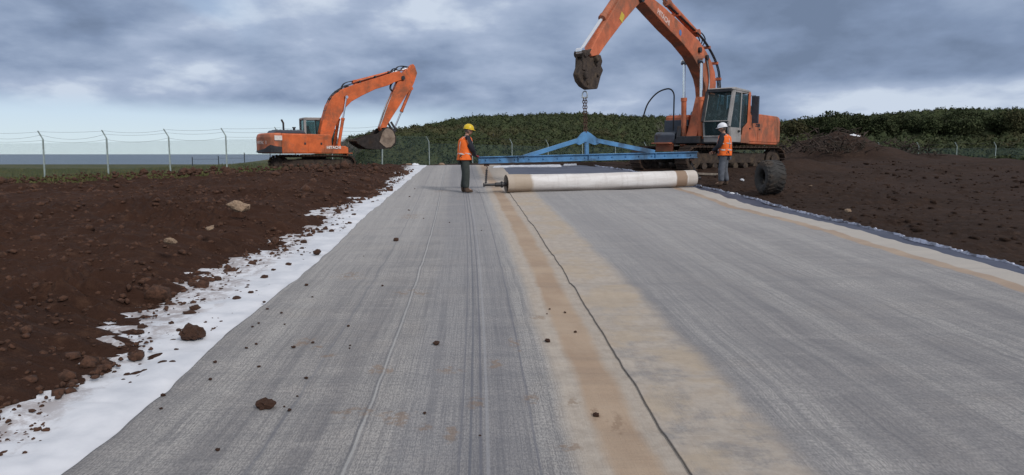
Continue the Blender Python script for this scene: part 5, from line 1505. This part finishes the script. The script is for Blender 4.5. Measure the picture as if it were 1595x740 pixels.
    # boots
    for sd_ in 'lr':
        a = Vector(J['ankle_' + sd_]); t_ = Vector(J['toe_' + sd_]); a2 = Vector((a.x, a.y, .05)); h = Vector((a.x - .05, a.y, .045))
        me = skin_mesh([tuple(a + Vector((0, 0, .10))), tuple(a), (a.x, a.y, .055), (t_.x * .55 + a.x * .45, t_.y, .045), (t_.x + .03, t_.y, .038), tuple(h)], [(0, 1), (1, 2), (2, 3), (3, 4), (2, 5)], [.062, .058, (.055, .05), (.052, .045), (.046, .036), .045], 0, 2, 'boot')
        for v in me.vertices: v.co.z = max(v.co.z, .0)
        link_mesh('boot', me, M_BOOT, root, smooth=True)
    # hair, eyes, helmet
    hc = Vector(J['headc']); HM = Matrix.Translation(hc) @ Matrix.Rotation(headyaw, 4, 'Z') @ Matrix.Rotation(headtilt, 4, 'Y')
    mb = MB(); mb.M = HM; vs = []
    for i in range(9):
        ph = R(-25 + 75 * i / 8)
        for k in range(17):
            t = R(75 + 210 * k / 16); vs.append((.104 * math.cos(t) * math.cos(ph), .085 * math.sin(t) * math.cos(ph), .122 * math.sin(ph)))
    mb.add(vs, [(i * 17 + k, i * 17 + k + 1, (i + 1) * 17 + k + 1, (i + 1) * 17 + k) for i in range(8) for k in range(16)]); o = mb.build('hair', M_HAIR, root, smooth=True); s_ = o.modifiers.new('t', 'SOLIDIFY'); s_.thickness = .008
    for s in (-1, 1):
        mb = MB(); mb.M = HM; mb.lathe([(0, -.010), (.008, -.006), (.011, 0), (.008, .006), (0, .010)], 10, Matrix.Translation((.083, s * .032, .005)) @ Matrix.Rotation(R(90), 4, 'Y')); mb.build('eye', M_EYE, root, smooth=True)
    mb = MB(); mb.M = HM @ Matrix.Translation((-.005, 0, .045)) @ Matrix.Rotation(-.06, 4, 'Y') @ Matrix.Diagonal((1.16, .97, 1, 1))
    mb.lathe([(.118, -.012), (.122, 0), (.120, .02), (.113, .055), (.095, .09), (.06, .115), (.025, .125), (0, .126)], 36)
    he = mb.build('helmet', hat, root, smooth=True); s_ = he.modifiers.new('t', 'SOLIDIFY'); s_.thickness = .005
    mb = MB(); mb.M = HM @ Matrix.Translation((-.005, 0, .045)) @ Matrix.Rotation(-.06, 4, 'Y'); vs = []
    for k in range(37):
        t = 2 * math.pi * k / 36; ext = .012 + .045 * max(0, math.cos(t)) ** 1.6
        vs += [(.136 * math.cos(t), .118 * math.sin(t), .0), ((.136 + ext) * math.cos(t), (.118 + ext * .8) * math.sin(t), -.014)]
    mb.add(vs, [(2 * k, 2 * k + 1, 2 * k + 3, 2 * k + 2) for k in range(36)]); o = mb.build('brim', hat, he, smooth=True); s_ = o.modifiers.new('t', 'SOLIDIFY'); s_.thickness = .005
    mb = MB(); mb.M = HM @ Matrix.Translation((-.005, 0, .045)) @ Matrix.Rotation(-.06, 4, 'Y'); mb.tube([(.135 * math.cos(t), 0, .135 * math.sin(t) * .93) for t in np.linspace(.35, math.pi - .35, 12)], .009, 6); mb.build('ridge', hat, he, smooth=True)
    return root


# man with the yellow helmet, holding the beam's left end
def inroot(loc, yaw, w):
    return (Matrix.Translation(loc) @ Matrix.Rotation(yaw, 4, 'Z')).inverted() @ w
qa = gnd(724, 303); za = float(H(qa.x, qa.y)) + .03; pl = (qa.x, qa.y, za); ya = R(14)
hb = inroot(pl, ya, BL + bd * .02 + bu * .09)
JA = dict(pelvis=(0, 0, .93), waist=(.0, 0, 1.09), chest=(.03, 0, 1.31), neck=(.06, 0, 1.49), head=(.095, 0, 1.57), headc=(.115, 0, 1.635),
          hip_l=(0, .10, .88), knee_l=(.04, .11, .48), ankle_l=(-.03, .11, .10), toe_l=(.12, .13, .04), hip_r=(0, -.10, .88), knee_r=(.03, -.11, .48), ankle_r=(.02, -.11, .10), toe_r=(.17, -.12, .04),
          sh_l=(.05, .19, 1.42), el_l=(.20, .24, 1.15), wr_l=(hb.x - .10, hb.y + .12, hb.z + .03), sh_r=(.05, -.19, 1.42), el_r=(.17, -.24, 1.13), wr_r=(hb.x - .12, hb.y - .06, hb.z + .03))
make_person(pl, ya, JA, 'person in yellow helmet, orange vest and red gloves holding the blue beam end', M_HATY, M_TRO1, M_GLOVE, headyaw=R(-8), headtilt=.22, hands=(((1, -.4, -.1), (0, 0, 1)), ((1, .2, -.1), (0, 0, 1))))
# man with the white helmet, back half-turned
qb = gnd(1127, 293); zb = float(H(qb.x, qb.y)) + .05; pr_ = (qb.x, qb.y, zb); yb = R(150)
JB = dict(pelvis=(0, 0, .94), waist=(.0, 0, 1.10), chest=(.02, 0, 1.32), neck=(.05, 0, 1.50), head=(.08, 0, 1.58), headc=(.095, 0, 1.645),
          hip_l=(0, .10, .89), knee_l=(.05, .13, .49), ankle_l=(.04, .15, .10), toe_l=(.18, .18, .04), hip_r=(0, -.10, .89), knee_r=(.03, -.12, .49), ankle_r=(-.05, -.14, .10), toe_r=(.09, -.16, .04),
          sh_l=(.04, .20, 1.43), el_l=(.10, .27, 1.15), wr_l=(.30, .22, 1.00), sh_r=(.04, -.20, 1.43), el_r=(.10, -.27, 1.15), wr_r=(.32, -.20, 1.02))
make_person(pr_, yb, JB, 'person in white helmet, orange vest and grey jeans, seen from behind beside the roll', M_HATW, M_TRO2, None, headyaw=R(5), headtilt=.22, hands=(((1, -.1, -.7), (0, 1, .3)), ((1, .1, -.7), (0, -1, .3))))
